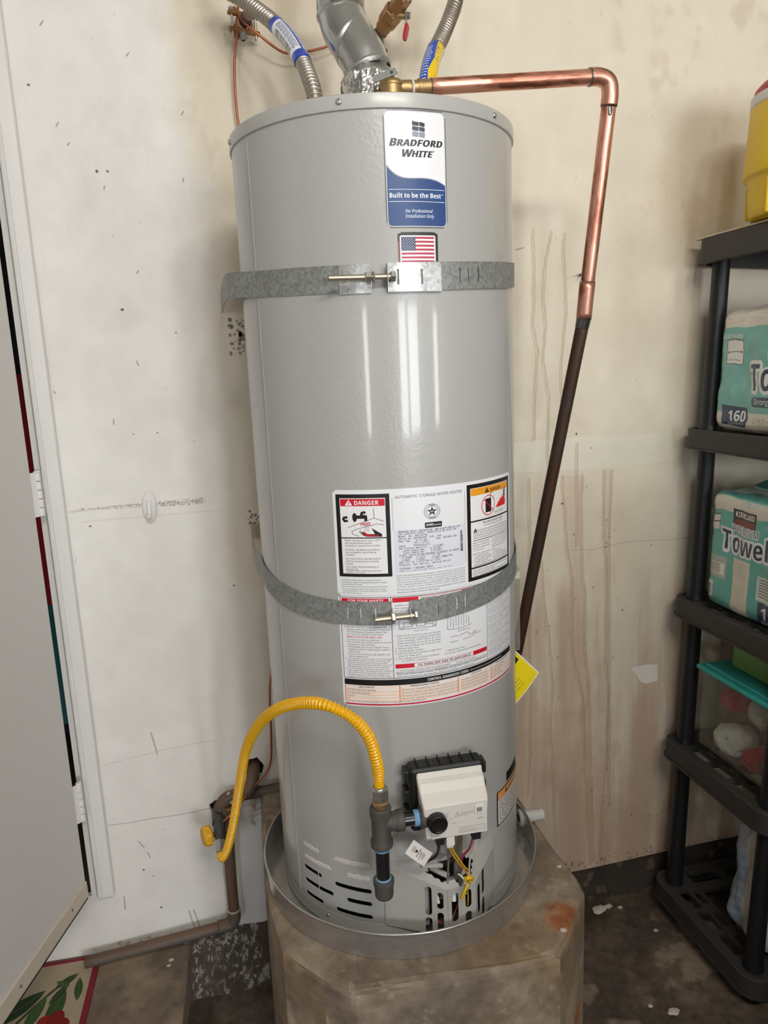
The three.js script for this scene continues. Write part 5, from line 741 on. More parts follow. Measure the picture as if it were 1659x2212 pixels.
// ---------------------------------------------------------------- gas valve and pipes at the lower wall
{
  const v = thing('gas_valve', 'old gas shutoff valve with a yellow knob on the lower wall', 'valve', [-0.41, 0.45, -0.3]);
  const a = [-0.4163, 0.4735, -0.42], b = [-0.4035, 0.4665, -0.222], at = (f) => a.map((q, i) => q + (b[i] - q) * f);
  part(v, 'pipe_stub', cylBetween(at(0), at(0.5), 0.0128), M.oldCopper); part(v, 'coupling', turned(at(0.4), b, [[0.0128, 0], [0.0168, 0.002], [0.0172, 0.03], [0.0165, 0.045], [0.0175, 0.048], [0.0175, 0.052], [0.014, 0.054]], 28), M.iron); part(v, 'valve_body', turned(at(0.66), b, [[0.0145, 0], [0.0148, 0.045], [0.0125, 0.05], [0.0125, 0.066], [0.011, 0.072]], 8), M.iron);
  part(v, 'stem', cylBetween([-0.408, 0.468, -0.247], [-0.43, 0.469, -0.244], 0.0062), M.iron);
  const knob = []; for (let k = 0; k < 6; k++) { const g = rbx(-0.0045, 0.0045, 0.004, 0.0195, -0.004, 0.004, 0.0018); g.rotateZ(k * Math.PI / 3); knob.push(g); } knob.push(turned([0, 0, -0.006], [0, 0, 1], [[0, 0], [0.0145, 0], [0.016, 0.002], [0.016, 0.01], [0.0145, 0.012], [0, 0.012]], 30)); const kg = merge(knob); kg.scale(1.3, 1.3, 1.9); kg.rotateY(-Math.PI / 2 + 0.35); kg.translate(-0.436, 0.4695, -0.2435); part(v, 'knob', kg, M.yellowPlastic, 'yellow plastic knob');
}
{
  const p = thing('gas_pipe', 'brown iron pipe along the lower wall with an elbow and a drop', 'pipe', [-0.38, 0.12, -0.3]);
  const zp = -0.322;
  part(p, 'wall_branch', sweep([[-0.3139, 0.566, -0.42], [-0.3139, 0.5645, -0.36], [-0.3195, 0.552, -0.318], [-0.33, 0.533, -0.312], [-0.345, 0.525, -0.316]], 0.0165, 0.006, 20), M.oldCopper);
  part(p, 'upper_run', cylBetween([-0.385, 0.5175, zp], [-0.2, 0.523, zp], 0.0145), M.oldCopper); part(p, 'elbow', sweep([[-0.352, 0.5185, zp], [-0.38, 0.5165, zp], [-0.397, 0.505, zp + 0.002], [-0.4005, 0.486, zp + 0.004]], 0.0168, 0.004, 20), M.oldCopper);
  part(p, 'drop', sweep([[-0.3885, 0.5, zp + 0.014], [-0.391, 0.4, zp], [-0.3935, 0.3, zp], [-0.394, 0.185, zp]], 0.0142, 0.03, 20), M.oldCopper); part(p, 'foot_elbow', sweep([[-0.394, 0.192, zp], [-0.3945, 0.172, zp], [-0.401, 0.1535, zp], [-0.42, 0.1475, zp], [-0.437, 0.1465, zp]], 0.0168, 0.004, 20), M.oldCopper); part(p, 'lower_run', sweep([[-0.43, 0.1465, zp], [-0.6, 0.128, zp], [-0.74, 0.114, zp], [-0.775, 0.111, zp]], 0.0146, 0.03, 20), M.oldCopper);
  part(p, 'solder_ring', turned([-0.394, 0.19, zp], [-0.394, 1, zp], [[0.0142, 0], [0.0174, 0.001], [0.0174, 0.0025], [0.0142, 0.004]], 20), mat({ color: 0xa8a096, roughness: 0.6 })); part(p, 'clamp_screw', turned([-0.378, 0.535, -0.306], [-0.378, 0.56, -0.27], [[0.0032, 0], [0.0032, 0.012], [0.0055, 0.012], [0.005, 0.016], [0, 0.018]], 12), M.steel); part(p, 'clamp_screw', turned([-0.372, 0.514, -0.3], [-0.372, 0.536, -0.264], [[0.0032, 0], [0.0032, 0.012], [0.0055, 0.012], [0.005, 0.016], [0, 0.018]], 12), M.steel);
  part(p, 'bonding_clamp', merge([rbx(-0.392, -0.352, 0.494, 0.502, -0.31, -0.292, 0.002), turned([-0.376, 0.505, zp], [-0.3, 0.508, zp], [[0.015, 0], [0.019, 0.001], [0.019, 0.013], [0.015, 0.014]], 20)]), M.bronze);
}
// ---------------------------------------------------------------- hook on the wall
{
  const h = thing('wall_hook', 'white oval stick-on hook on the plain wall', 'hook', [-0.504, 1.236, WZ]);
  const plate = new THREE.SphereGeometry(1, 28, 20); plate.scale(0.0175, 0.0385, 0.0095); plate.translate(-0.5045, 1.276, WZ + 0.002); part(h, 'plate', plate, M.white);
  part(h, 'prong', sweep([[-0.5045, 1.292, WZ + 0.007], [-0.5045, 1.274, WZ + 0.012], [-0.5045, 1.26, WZ + 0.018], [-0.5045, 1.2545, WZ + 0.024], [-0.5045, 1.26, WZ + 0.028]], (s, L) => 0.0062 - 0.0018 * s / L, 0.002, 14), M.white);
}
single('nail', turned([0.5905, 1.787, -0.362], [0.56, 1.776, -0.325], [[0, 0], [0.0026, 0.004], [0.0032, 0.018], [0.0014, 0.03], [0, 0.05]], 10), mat({ color: 0x4a3c2c, roughness: 0.7 }), 'dark splinter sticking out of the wall beside the copper coupling', 'splinter');
// ---------------------------------------------------------------- energy guide tag and document pouch on the side of the heater
{
  const t = canvasTex(512, 512, (c, w, h) => { c.fillStyle = '#ece7d8'; c.fillRect(0, 0, w, h); c.fillStyle = '#f2dc0e'; c.fillRect(14, 14, w - 28, h - 28); c.fillStyle = K; c.fillRect(40, 34, 430, 84); c.fillStyle = '#f2dc0e'; fit(c, 'ENERGY', 70, 98, 360, 60, 'sans-serif', 'bold'); c.fillStyle = '#4a4a30'; for (let i = 0; i < 6; i++) { if (i === 2) continue; let x = 90; while (x < 330) { const l = 14 + hash(i, x | 0, 12) * 60; c.fillRect(x, 160 + i * 46, Math.min(l, 340 - x), 7); x += l + 10; } } });
  const g = new THREE.BoxGeometry(0.118, 0.084, 0.0012, 10, 8, 1); const p = g.attributes.position; for (let i = 0; i < p.count; i++) p.setZ(i, p.getZ(i) - 0.006 * Math.pow(p.getX(i) / 0.059, 2)); g.computeVertexNormals();
  g.rotateZ(0.76); g.rotateY(0.16); g.translate(0.2485, 0.905, 0.036);
  single('energy_tag', g, mat({ map: t, roughness: 0.6 }), 'yellow energy tag with white edge sticking out beside the heater', 'tag');
  const q = sheet(HR + 0.001, 76, 108, 0.985, 1.165, 0.011, 0.02); single('document_pouch', q, phys({ color: 0xe8e8e4, roughness: 0.18, transmission: 0.85, thickness: 0, clearcoat: 0.5 }), 'clear plastic document pouch on the heater side below the strap', 'pouch');
}
// ---------------------------------------------------------------- shelving unit, leaning slightly away, and what stands on it
const SB = V(0.797, 0, -0.316), leanQ = new THREE.Quaternion().setFromEuler(new THREE.Euler(0, 0.045, -0.037));
function lean(o) { o.position.sub(SB).applyQuaternion(leanQ).add(SB); o.quaternion.copy(leanQ); return o; }
const SX0 = 0.797, SX1 = 1.697, SZ0 = -0.316, SZ1 = 0.106;
const rectPath = (x0, x1, z0, z1, r, C = THREE.Shape) => { const s = new C(); s.moveTo(x0 + r, z0); s.lineTo(x1 - r, z0); s.absarc(x1 - r, z0 + r, r, -Math.PI / 2, 0); s.lineTo(x1, z1 - r); s.absarc(x1 - r, z1 - r, r, 0, Math.PI / 2); s.lineTo(x0 + r, z1); s.absarc(x0 + r, z1 - r, r, Math.PI / 2, Math.PI); s.lineTo(x0, z0 + r); s.absarc(x0 + r, z0 + r, r, Math.PI, Math.PI * 1.5); return s; };
const layFlat = (g, y) => { g.rotateX(Math.PI / 2); g.translate(0, y, 0); return g; }; // shape (x, z) with thickness going down from y
{
  const u = thing('shelving_unit', 'black plastic shelving unit with grey trays and round posts', 'shelving', [SB.x, 0, SB.z]);
  const tops = [0.09, 0.529, 0.942, 1.392, 1.855];
  for (const [k, y] of tops.entries()) {
    const hgt = k === 4 ? 0.06 : 0.052, s = rectPath(SX0, SX1, SZ0, SZ1, 0.05); s.holes.push(rectPath(SX0 + 0.011, SX1 - 0.011, SZ0 + 0.011, SZ1 - 0.011, 0.042, THREE.Path));
    const rim = layFlat(new THREE.ExtrudeGeometry(s, { depth: hgt - 0.004, bevelEnabled: true, bevelSize: 0.002, bevelThickness: 0.002, bevelOffset: -0.002, bevelSegments: 2, curveSegments: 8 }), y - 0.002);
    const lip = rectPath(SX0 - 0.004, SX1 + 0.004, SZ0 - 0.004, SZ1 + 0.004, 0.053); lip.holes.push(rectPath(SX0 + 0.004, SX1 - 0.004, SZ0 + 0.004, SZ1 - 0.004, 0.046, THREE.Path));
    const lipG = layFlat(new THREE.ExtrudeGeometry(lip, { depth: 0.004, bevelEnabled: false, curveSegments: 8 }), y - hgt + 0.005);
    const d = rectPath(SX0 + 0.01, SX1 - 0.01, SZ0 + 0.01, SZ1 - 0.01, 0.042), slot = (x0, x1, z0, z1) => d.holes.push(rectPath(x0, x1, z0, z1, 0.004, THREE.Path));
    for (let i = 0; i < 4; i++) for (let j = 0; j < 2; j++) { const x0 = SX0 + 0.10 + i * 0.185; slot(x0, x0 + 0.16, SZ0 + 0.1 + j * 0.125, SZ0 + 0.195 + j * 0.125); }
    for (let j = 0; j < 3; j++) { slot(SX0 + 0.032, SX0 + 0.062, SZ0 + 0.09 + j * 0.085, SZ0 + 0.16 + j * 0.085); slot(SX0 + 0.07, SX0 + 0.09, SZ0 + 0.1 + j * 0.085, SZ0 + 0.15 + j * 0.085); }
    for (let i = 0; i < 6; i++) { slot(SX0 + 0.1 + i * 0.12, SX0 + 0.19 + i * 0.12, SZ0 + 0.03, SZ0 + 0.07); slot(SX0 + 0.1 + i * 0.12, SX0 + 0.19 + i * 0.12, SZ1 - 0.07, SZ1 - 0.03); }
    const deck = layFlat(new THREE.ExtrudeGeometry(d, { depth: 0.012, bevelEnabled: false, curveSegments: 6 }), y - 0.004);
    part(u, 'shelf', uvm(merge([rim, lipG, deck]), 0.3), M.shelf);
    for (const x of [SX0 + 0.048, SX1 - 0.048]) for (const z of [SZ0 + 0.05, SZ1 - 0.05]) if (k < 4) {
      const y1 = tops[k + 1] - 0.05; part(u, 'post', turned([x, y - 0.006, z], [x, 9, z], [[0.0245, 0], [0.0245, 0.012], [0.022, 0.016], [0.0215, (y1 - y) * 0.5], [0.0205, y1 - y - 0.012], [0.0205, y1 - y + 0.012]], 28), M.post);
    }
  }
  for (const x of [SX0 + 0.048, SX1 - 0.048]) for (const z of [SZ0 + 0.05, SZ1 - 0.05]) part(u, 'foot', turned([x, 0.0005, z], [x, 9, z], [[0, 0], [0.024, 0], [0.024, 0.045]], 20), M.post);
  lean(u);
}
{ // unseen bench added behind the viewer to keep low daylight off the corner
  const w = thing('blocker_bench', 'unseen wooden bench with cupboards added behind the viewer to block low daylight', 'bench', [1.75, 0, 2.1]), wood = mat({ color: 0x6b5844, roughness: 0.8 });
  part(w, 'top', rbx(0.6, 2.9, 1.2, 1.26, 1.65, 2.6, 0.006), wood); part(w, 'body', bx(0.65, 2.85, 0.06, 1.2, 1.72, 2.55), wood); part(w, 'plinth', bx(0.7, 2.8, 0, 0.06, 1.78, 2.5), M.dark);
  for (let k = 0; k < 4; k++) { const x = 0.68 + k * 0.54, d = part(w, 'door', rbx(x, x + 0.52, 0.1, 1.17, 1.7, 1.722, 0.004), wood); part(d, 'handle', cylBetween([x + 0.46, 0.7, 1.69], [x + 0.46, 0.82, 1.69], 0.006), M.steel); }
}
// unseen cabinets added in the garage door to split the daylight the heater mirrors
for (const [l, x0, x1, y1] of [['unseen tall cabinet added in the garage doorway to block daylight, on the house side', -1.85, 0.45, 2.1], ['unseen tall cabinet added in the garage doorway to block daylight, on the far side', 2.0, 3.35, 2.1], ['unseen narrow post added in the garage doorway to split the daylight', 1.02, 1.14, 2.1]]) {
  const c = thing('blocker_cabinet', l, 'cabinet', [(x0 + x1) / 2, 0, 5.4]), m = mat({ color: 0x5a4c3e, roughness: 0.85 });
  part(c, 'carcass', rbx(x0, x1, 0, y1, 5.2, 5.6, 0.006), m); part(c, 'door', rbx(x0 + 0.01, (x0 + x1) / 2 - 0.003, 0.05, y1 - 0.03, 5.18, 5.2, 0.004), m); part(c, 'door', rbx((x0 + x1) / 2 + 0.003, x1 - 0.01, 0.05, y1 - 0.03, 5.18, 5.2, 0.004), m);
}
// pile of unseen boxes added beside the viewer to shade the lower corner
for (const [l, x0, x1, y0, y1, z0, z1] of [['large cardboard box added out of view to block light, standing on the floor', 0.8, 1.5, 0, 0.62, 0.42, 1.2], ['cardboard box added out of view to block light, stacked on the large one', 0.84, 1.4, 0.621, 1.02, 0.52, 1.15], ['small cardboard box added out of view to block light, on top of the pile', 0.9, 1.36, 1.021, 1.36, 0.75, 1.12]]) {
  const b = thing('blocker_box', l, 'box', [(x0 + x1) / 2, y0, (z0 + z1) / 2]), m = mat({ color: 0x8a6f50, roughness: 0.9 }), zm = (z0 + z1) / 2;
  part(b, 'carton', rbx(x0, x1, y0, y1 - 0.003, z0, z1, 0.004), m); part(b, 'flap', bx(x0 + 0.003, x1 - 0.003, y1 - 0.003, y1, z0 + 0.003, zm - 0.001), m); part(b, 'flap', bx(x0 + 0.003, x1 - 0.003, y1 - 0.003, y1, zm + 0.001, z1 - 0.003), m);
}
{ // cardboard on the top tray
  const c = single('cardboard_sheet', (() => { const g = rbx(0.7985, 1.6, 0, 0.005, -0.312, 0.1, 0.0015, 2); return g; })(), mat({ color: 0xcbbda4, roughness: 0.9 }), 'thin flat cardboard lying on the top shelf tray', 'cardboard'); c.position.y = 1.8555; lean(c); c.position.y += 0.0005;
}
{ // drink cooler
  const c = thing('drink_cooler', 'round yellow drink cooler with white band and red lid on the top shelf', 'cooler', [0.99, 1.8625, -0.05]);
  const y0 = 1.8627, x = 0.99, z = -0.05, Y = mat({ color: 0xe2bd08, roughness: 0.38 });
  part(c, 'body', turned([x, y0, z], [x, 9, z], [[0, 0], [0.132, 0], [0.139, 0.006], [0.1415, 0.02], [0.1445, 0.082], [0.151, 0.086], [0.1535, 0.092], [0.1525, 0.11], [0.1445, 0.228], [0.12, 0.23], [0, 0.23]], 64), Y);
  part(c, 'band', turned([x, y0 + 0.228, z], [x, 9, z], [[0.14, 0], [0.1452, 0.001], [0.1452, 0.021], [0.14, 0.023], [0, 0.023]], 64), M.white, 'white band');
  part(c, 'lid', turned([x, y0 + 0.25, z], [x, 9, z], [[0, 0], [0.139, 0], [0.1405, 0.004], [0.138, 0.014], [0.128, 0.024], [0.118, 0.027], [0.112, 0.036], [0.09, 0.042], [0, 0.043]], 64), M.red, 'red lid');
  const legs = []; for (let k = 0; k < 8; k++) { const a = k * Math.PI / 4 + 0.9; legs.push(rbx(-0.004, 0.004, 0.004, 0.075, 0.136, 0.1455, 0.003).rotateY(a).translate(x, y0, z)); } part(c, 'rib', merge(legs), Y);
  part(c, 'spigot', merge([cylBetween([x, y0 + 0.035, z + 0.135], [x, y0 + 0.035, z + 0.175], 0.012), cylBetween([x, y0 + 0.045, z + 0.168], [x, y0 + 0.01, z + 0.172], 0.008)]), M.white);
  part(c, 'handle', sweep([[x - 0.05, y0 + 0.235, z + 0.145], [x - 0.045, y0 + 0.262, z + 0.16], [x + 0.045, y0 + 0.262, z + 0.16], [x + 0.05, y0 + 0.235, z + 0.145]], 0.006, 0.01, 10), M.white);
}
function lumpy(x0, x1, y0, y1, z0, z1, r, amp, cols, sd) {
  const g = new RoundedBoxGeometry(x1 - x0, y1 - y0, z1 - z0, 6, r); // subdivided below for the soft bulges
  const N = 34, pos = [], uv = [], idx = [];
  const b = new THREE.BoxGeometry(x1 - x0, y1 - y0, z1 - z0, 14, N, N), p = b.attributes.position, q = b.attributes.uv, h = V((x1 - x0) / 2, (y1 - y0) / 2, (z1 - z0) / 2);
  for (let i = 0; i < p.count; i++) {
    const v = V(p.getX(i), p.getY(i), p.getZ(i)), c = V(Math.max(-h.x + r, Math.min(h.x - r, v.x)), Math.max(-h.y + r, Math.min(h.y - r, v.y)), Math.max(-h.z + r, Math.min(h.z - r, v.z))), d = v.clone().sub(c); if (d.length() > 0) d.setLength(r); v.copy(c).add(d);
    const zf = (v.z + h.z) / (2 * h.z), yf = (v.y + h.y) / (2 * h.y), xf = (v.x + h.x) / (2 * h.x), bulge = Math.abs(Math.sin(zf * Math.PI * cols)), rowB = Math.abs(Math.sin(yf * Math.PI * 2)), n = fbm(zf * 0.7 + sd * 0.13, yf * 0.7, 9, 4, 900 + sd) - 0.5;
    const edge = Math.min(1, Math.min(yf, 1 - yf) * 8); v.x += (v.x < 0 ? -1 : 1) * (amp * (bulge * 0.8 + rowB * 0.3 - 0.7) * edge + n * amp * 1.8); v.y += (yf > 0.5 ? 1 : 0.0) * (fbm(zf, xf, 6, 3, 940 + sd) - 0.5) * amp * 2.6;
    v.z += (v.z < 0 ? -1 : 1) * n * amp; p.setXYZ(i, v.x, v.y, v.z); q.setXY(i, zf, yf);
  }
  b.computeVertexNormals(); b.translate((x0 + x1) / 2, (y0 + y1) / 2, (z0 + z1) / 2); return mergeVertices(b, 1e-6);
}
const swirl = (c, x0, y0, x1, y1, n, col) => { c.strokeStyle = col; c.lineWidth = 3; for (let i = 0; i < n; i++) { const x = x0 + hash(i, 1, 77) * (x1 - x0), y = y0 + hash(i, 2, 77) * (y1 - y0); for (let k = 1; k < 5; k++) { c.beginPath(); c.arc(x, y, k * 13, hash(i, 3, 77) * 6, hash(i, 3, 77) * 6 + 3.6); c.stroke(); } } };
const outlined = (c, s, x, y, w, size, style) => { c.lineJoin = 'round'; c.font = `${style} ${size}px sans-serif`; const m = c.measureText(s).width; c.save(); c.translate(x, y); c.scale(w / m, 1); c.lineWidth = size * 0.2; c.strokeStyle = '#dfe2e2'; c.strokeText(s, 0, 0); c.fillStyle = '#22344f'; c.fillText(s, 0, 0); c.restore(); };
const film = (t) => phys({ map: t, roughness: 0.3, clearcoat: 0.6, clearcoatRoughness: 0.2 });
{ // upper paper towel pack
  const t = canvasTex(1100, 1000, (c, w, h) => {
    c.fillStyle = '#d8d3c8'; c.fillRect(0, 0, w, h); c.fillStyle = '#bdb8ae'; for (let i = 0; i < 40; i++) c.fillRect(hash(i, 1, 2) * w, hash(i, 2, 2) * 130, 40 + hash(i, 3, 2) * 90, 4);
    c.fillStyle = '#6fb3ab'; c.fillRect(0, 150, w, 690); swirl(c, 0, 160, w, 830, 46, '#8cc6bf');
    c.fillStyle = '#1f3550'; fit(c, 'SELECT-A-SIZE', 60, 242, 250, 52, 'sans-serif', 'bold'); c.fillStyle = '#e6e6e2'; fit(c, 'SELECT-A-SIZE', 62, 238, 246, 46, 'sans-serif', 'bold');
    c.fillStyle = '#e4e3de'; c.fillRect(130, 252, 180, 190); c.strokeStyle = '#1f3550'; c.lineWidth = 5; c.strokeRect(130, 252, 180, 190); c.beginPath(); c.moveTo(140, 350); c.lineTo(296, 342); c.moveTo(280, 330); c.lineTo(298, 342); c.lineTo(280, 354); c.moveTo(156, 336); c.lineTo(138, 350); c.lineTo(156, 362); c.stroke(); c.fillStyle = '#2a3d55'; fit(c, 'half or whole', 150, 418, 130, 26);
    c.fillStyle = '#2a2422'; c.fillRect(620, 96, 400, 190); c.fillStyle = '#e8e2da'; fit(c, 'KIRKLAND', 650, 186, 340, 84, 'sans-serif', 'bold'); c.fillStyle = '#a2283a'; fit(c, 'Signature', 700, 262, 240, 60, 'serif', 'italic bold');
    outlined(c, 'PREMIUM', 590, 410, 380, 100, ''); outlined(c, 'Towel', 410, 660, 620, 300, 'bold');
    c.fillStyle = '#23475a'; rrect(c, 450, 712, 520, 78, 30); c.fill(); c.fillStyle = '#e2e6e4'; fit(c, 'Strong. Absorbent.', 476, 768, 460, 58);
    c.fillStyle = '#1d3454'; c.beginPath(); c.moveTo(120, 780); c.lineTo(400, 800); c.lineTo(420, 900); c.lineTo(390, 960); c.lineTo(120, 940); c.closePath(); c.fill(); c.fillStyle = '#e6e6e4'; fit(c, '160', 190, 912, 200, 120, 'sans-serif', 'bold'); fit(c, 'SHEETS PER ROLL', 190, 944, 190, 24);
    c.fillStyle = '#8b857c'; fit(c, '2-PLY • 160 SHEETS', 470, 920, 480, 56);
  });
  const o = lean(single('paper_towel_pack', (() => { const g = lumpy(0.826, 1.14, 0, 0.292, -0.232, 0.095, 0.03, 0.006, 3, 1); return g; })(), film(t), 'plastic wrapped paper towel pack on the second tray from the top', 'paper towels')); o.position.set(0, 1.393, 0); lean(o);
}
{ // lower pack
  const t = canvasTex(1100, 1000, (c, w, h) => {
    c.fillStyle = '#cfc9bd'; c.fillRect(0, 0, w, h); c.fillStyle = '#5fa79f'; c.fillRect(0, 0, w, 40); c.fillRect(0, 160, w, 840); swirl(c, 500, 170, w, 600, 30, '#7dbbb4'); swirl(c, 0, 0, w, 40, 12, '#7dbbb4');
    c.fillStyle = '#d9d5cc'; c.fillRect(60, 200, 110, 130); c.fillStyle = '#1f3550'; c.fillRect(60, 196, 120, 10); c.fillRect(60, 258, 120, 10);
    c.fillStyle = '#2a2422'; c.fillRect(330, 120, 270, 130); c.fillStyle = '#e8e2da'; fit(c, 'KIRKLAND', 346, 180, 236, 60, 'sans-serif', 'bold'); c.fillStyle = '#7a2a30'; c.fillRect(340, 196, 250, 46);
    outlined(c, 'PREMIUM', 320, 310, 320, 80, ''); outlined(c, 'Towel', 200, 476, 560, 220, 'bold');
    c.fillStyle = '#a9b2aa'; c.fillRect(20, 540, 260, 190); c.fillStyle = '#e2e0da'; c.fillRect(60, 600, 200, 100); c.fillStyle = '#70706c'; for (let i = 0; i < 5; i++) c.fillRect(74, 612 + i * 17, 130, 8);
    c.fillStyle = '#d6cfc0'; c.fillRect(360, 520, 210, 480); c.fillStyle = '#bfb7a8'; c.fillRect(360, 640, 210, 6); c.fillRect(440, 760, 70, 5);
    c.fillStyle = '#dcd9d2'; c.fillRect(20, 770, 120, 140); c.fillStyle = '#3a3a3c'; for (let i = 0; i < 14; i++) c.fillRect(34 + i * 7, 800, 1 + hash(i, 5, 5) * 5, 90);
    c.fillStyle = '#cfd0ca'; c.fillRect(660, 600, 240, 190); c.fillStyle = '#6e7472'; for (let i = 0; i < 7; i++) c.fillRect(680, 620 + i * 22, 190, 9);
    c.fillStyle = '#1b3358'; c.fillRect(690, 800, 300, 200); c.fillStyle = '#e4e6ea'; fit(c, '12', 720, 930, 190, 140, 'sans-serif', 'bold'); fit(c, 'ROLLS', 720, 984, 200, 50, 'sans-serif', 'bold'); c.fillStyle = '#24365c'; c.beginPath(); c.moveTo(800, 160); c.lineTo(w, 160); c.lineTo(w, 300); c.closePath(); c.fill();
  });
  const o = single('paper_towel_pack', lumpy(0.832, 1.14, 0, 0.3, -0.225, 0.09, 0.03, 0.006, 3, 2), film(t), 'teal wrapped paper towel pack standing on the middle tray', 'paper towels'); o.position.y = 0.944; lean(o);
  const flap = new THREE.BoxGeometry(0.2, 0.002, 0.2, 14, 1, 14), p = flap.attributes.position; for (let i = 0; i < p.count; i++) p.setY(i, p.getY(i) + 0.018 * Math.abs(Math.sin(p.getX(i) * 22 + p.getZ(i) * 9)) + 0.01 * Math.sin(p.getZ(i) * 31)); flap.computeVertexNormals(); flap.translate(0.98, 0.318, -0.03);
  const f = new THREE.Mesh(flap, film(canvasTex(256, 256, (c, w, h) => { c.fillStyle = '#5a9f98'; c.fillRect(0, 0, w, h); c.fillStyle = '#cfcac0'; c.fillRect(60, 60, 60, 120); c.fillRect(130, 60, 70, 120); c.fillStyle = '#1f3550'; c.fillRect(60, 52, 150, 8); c.fillRect(122, 60, 6, 124); }))); f.name = 'wrapper_flap'; f.castShadow = f.receiveShadow = true; o.add(f);
}
{ // storage boxes
  const clear = phys({ color: 0xf0f3f2, roughness: 0.02, transmission: 1, thickness: 0 });
  const b = thing('storage_box', 'clear storage box with teal lid full of red and white cloth', 'storage box', [0.83, 0.5305, -0.2]);
  const wall = (x0, x1, y0, y1, z0, z1, t) => merge([bx(x0, x1, y0, y0 + t, z0, z1), bx(x0, x0 + t, y0 + t, y1, z0, z1), bx(x1 - t, x1, y0 + t, y1, z0, z1), bx(x0 + t, x1 - t, y0 + t, y1, z0, z0 + t), bx(x0 + t, x1 - t, y0 + t, y1, z1 - t, z1)]);
  part(b, 'tub', wall(0.838, 1.2, 0.5305, 0.765, -0.2, 0.08, 0.002), clear); part(b, 'lid', merge([rbx(0.822, 1.215, 0.765, 0.778, -0.215, 0.095, 0.005), rbx(0.838, 1.2, 0.776, 0.785, -0.2, 0.08, 0.004)]), mat({ color: 0x2f9a96, roughness: 0.4 }), 'teal lid');
  lean(b);
  const cloths = [['white cotton bundle in the teal lidded box, at its wall end', 0xd6d0c6, 0.9, 0.592, -0.135, 0.05], ['red cloth bundle in the middle of the teal lidded box', 0xa8182e, 0.895, 0.58, -0.045, 0.038], ['white cotton bundle in the teal lidded box, beside the red cloth', 0xd9d2c2, 0.905, 0.592, 0.03, 0.046], ['pink cloth bundle under the lid of the teal lidded box', 0xb8304c, 0.9, 0.7, -0.145, 0.042], ['white cloth bundle under the lid of the teal lidded box', 0xd2ccc4, 0.905, 0.705, -0.04, 0.045]];
  for (const [l, col, x, y, z, r] of cloths) { const g = new THREE.IcosahedronGeometry(r, 4), p = g.attributes.position; for (let i = 0; i < p.count; i++) { const v = V(p.getX(i), p.getY(i), p.getZ(i)), n = 1 + 0.55 * (fbm(v.x * 9 + v.z * 5 + 0.5, v.y * 9 + v.z * 7 + 0.5, 3, 5, Math.round(z * 1000) + 777, 0.6) - 0.55); v.multiplyScalar(n); v.y *= 0.86; v.x = Math.max(v.x, -0.058); p.setXYZ(i, v.x, v.y, v.z); } g.computeVertexNormals(); const m = single('cloth_bundle', mergeVertices(g), mat({ color: col, roughness: 0.95 }), l, 'cloth'); m.position.set(x, y, z); lean(m); }
  const c = thing('storage_box', 'green tinted storage box standing on the teal lid', 'storage box', [0.89, 0.786, -0.18]);
  part(c, 'tub', merge([rbx(0.885, 1.17, 0.7865, 0.864, -0.16, 0.06, 0.006)]), phys({ color: 0x6f9a50, roughness: 0.35, transmission: 0.2, thickness: 0 })); part(c, 'rim', rbx(0.878, 1.178, 0.862, 0.872, -0.168, 0.068, 0.003), mat({ color: 0x8aa36e, roughness: 0.4 })); lean(c);
}
{ // bag on the lowest tray
  const t = canvasTex(512, 512, (c, w, h) => { c.fillStyle = '#a9b4c2'; c.fillRect(0, 0, w, h); c.fillStyle = '#dcdcda'; c.fillRect(230, 0, 282, h); c.fillStyle = '#8fa4bd'; for (let i = 0; i < 7; i++) { c.beginPath(); c.moveTo(0, 200 + i * 44); c.lineTo(220, 150 + i * 44); c.lineTo(220, 170 + i * 44); c.lineTo(0, 222 + i * 44); c.closePath(); c.fill(); } c.fillStyle = '#b03a40'; c.beginPath(); c.moveTo(300, 60); c.lineTo(500, 40); c.lineTo(480, 150); c.lineTo(330, 200); c.closePath(); c.fill(); });
  const o = single('plastic_bag', lumpy(0.87, 1.1, 0, 0.33, -0.1, 0.075, 0.05, 0.012, 1.4, 4), mat({ map: t, roughness: 0.5 }), 'pale blue and white plastic bag on the lowest tray', 'bag'); o.position.y = 0.0945; lean(o);
}
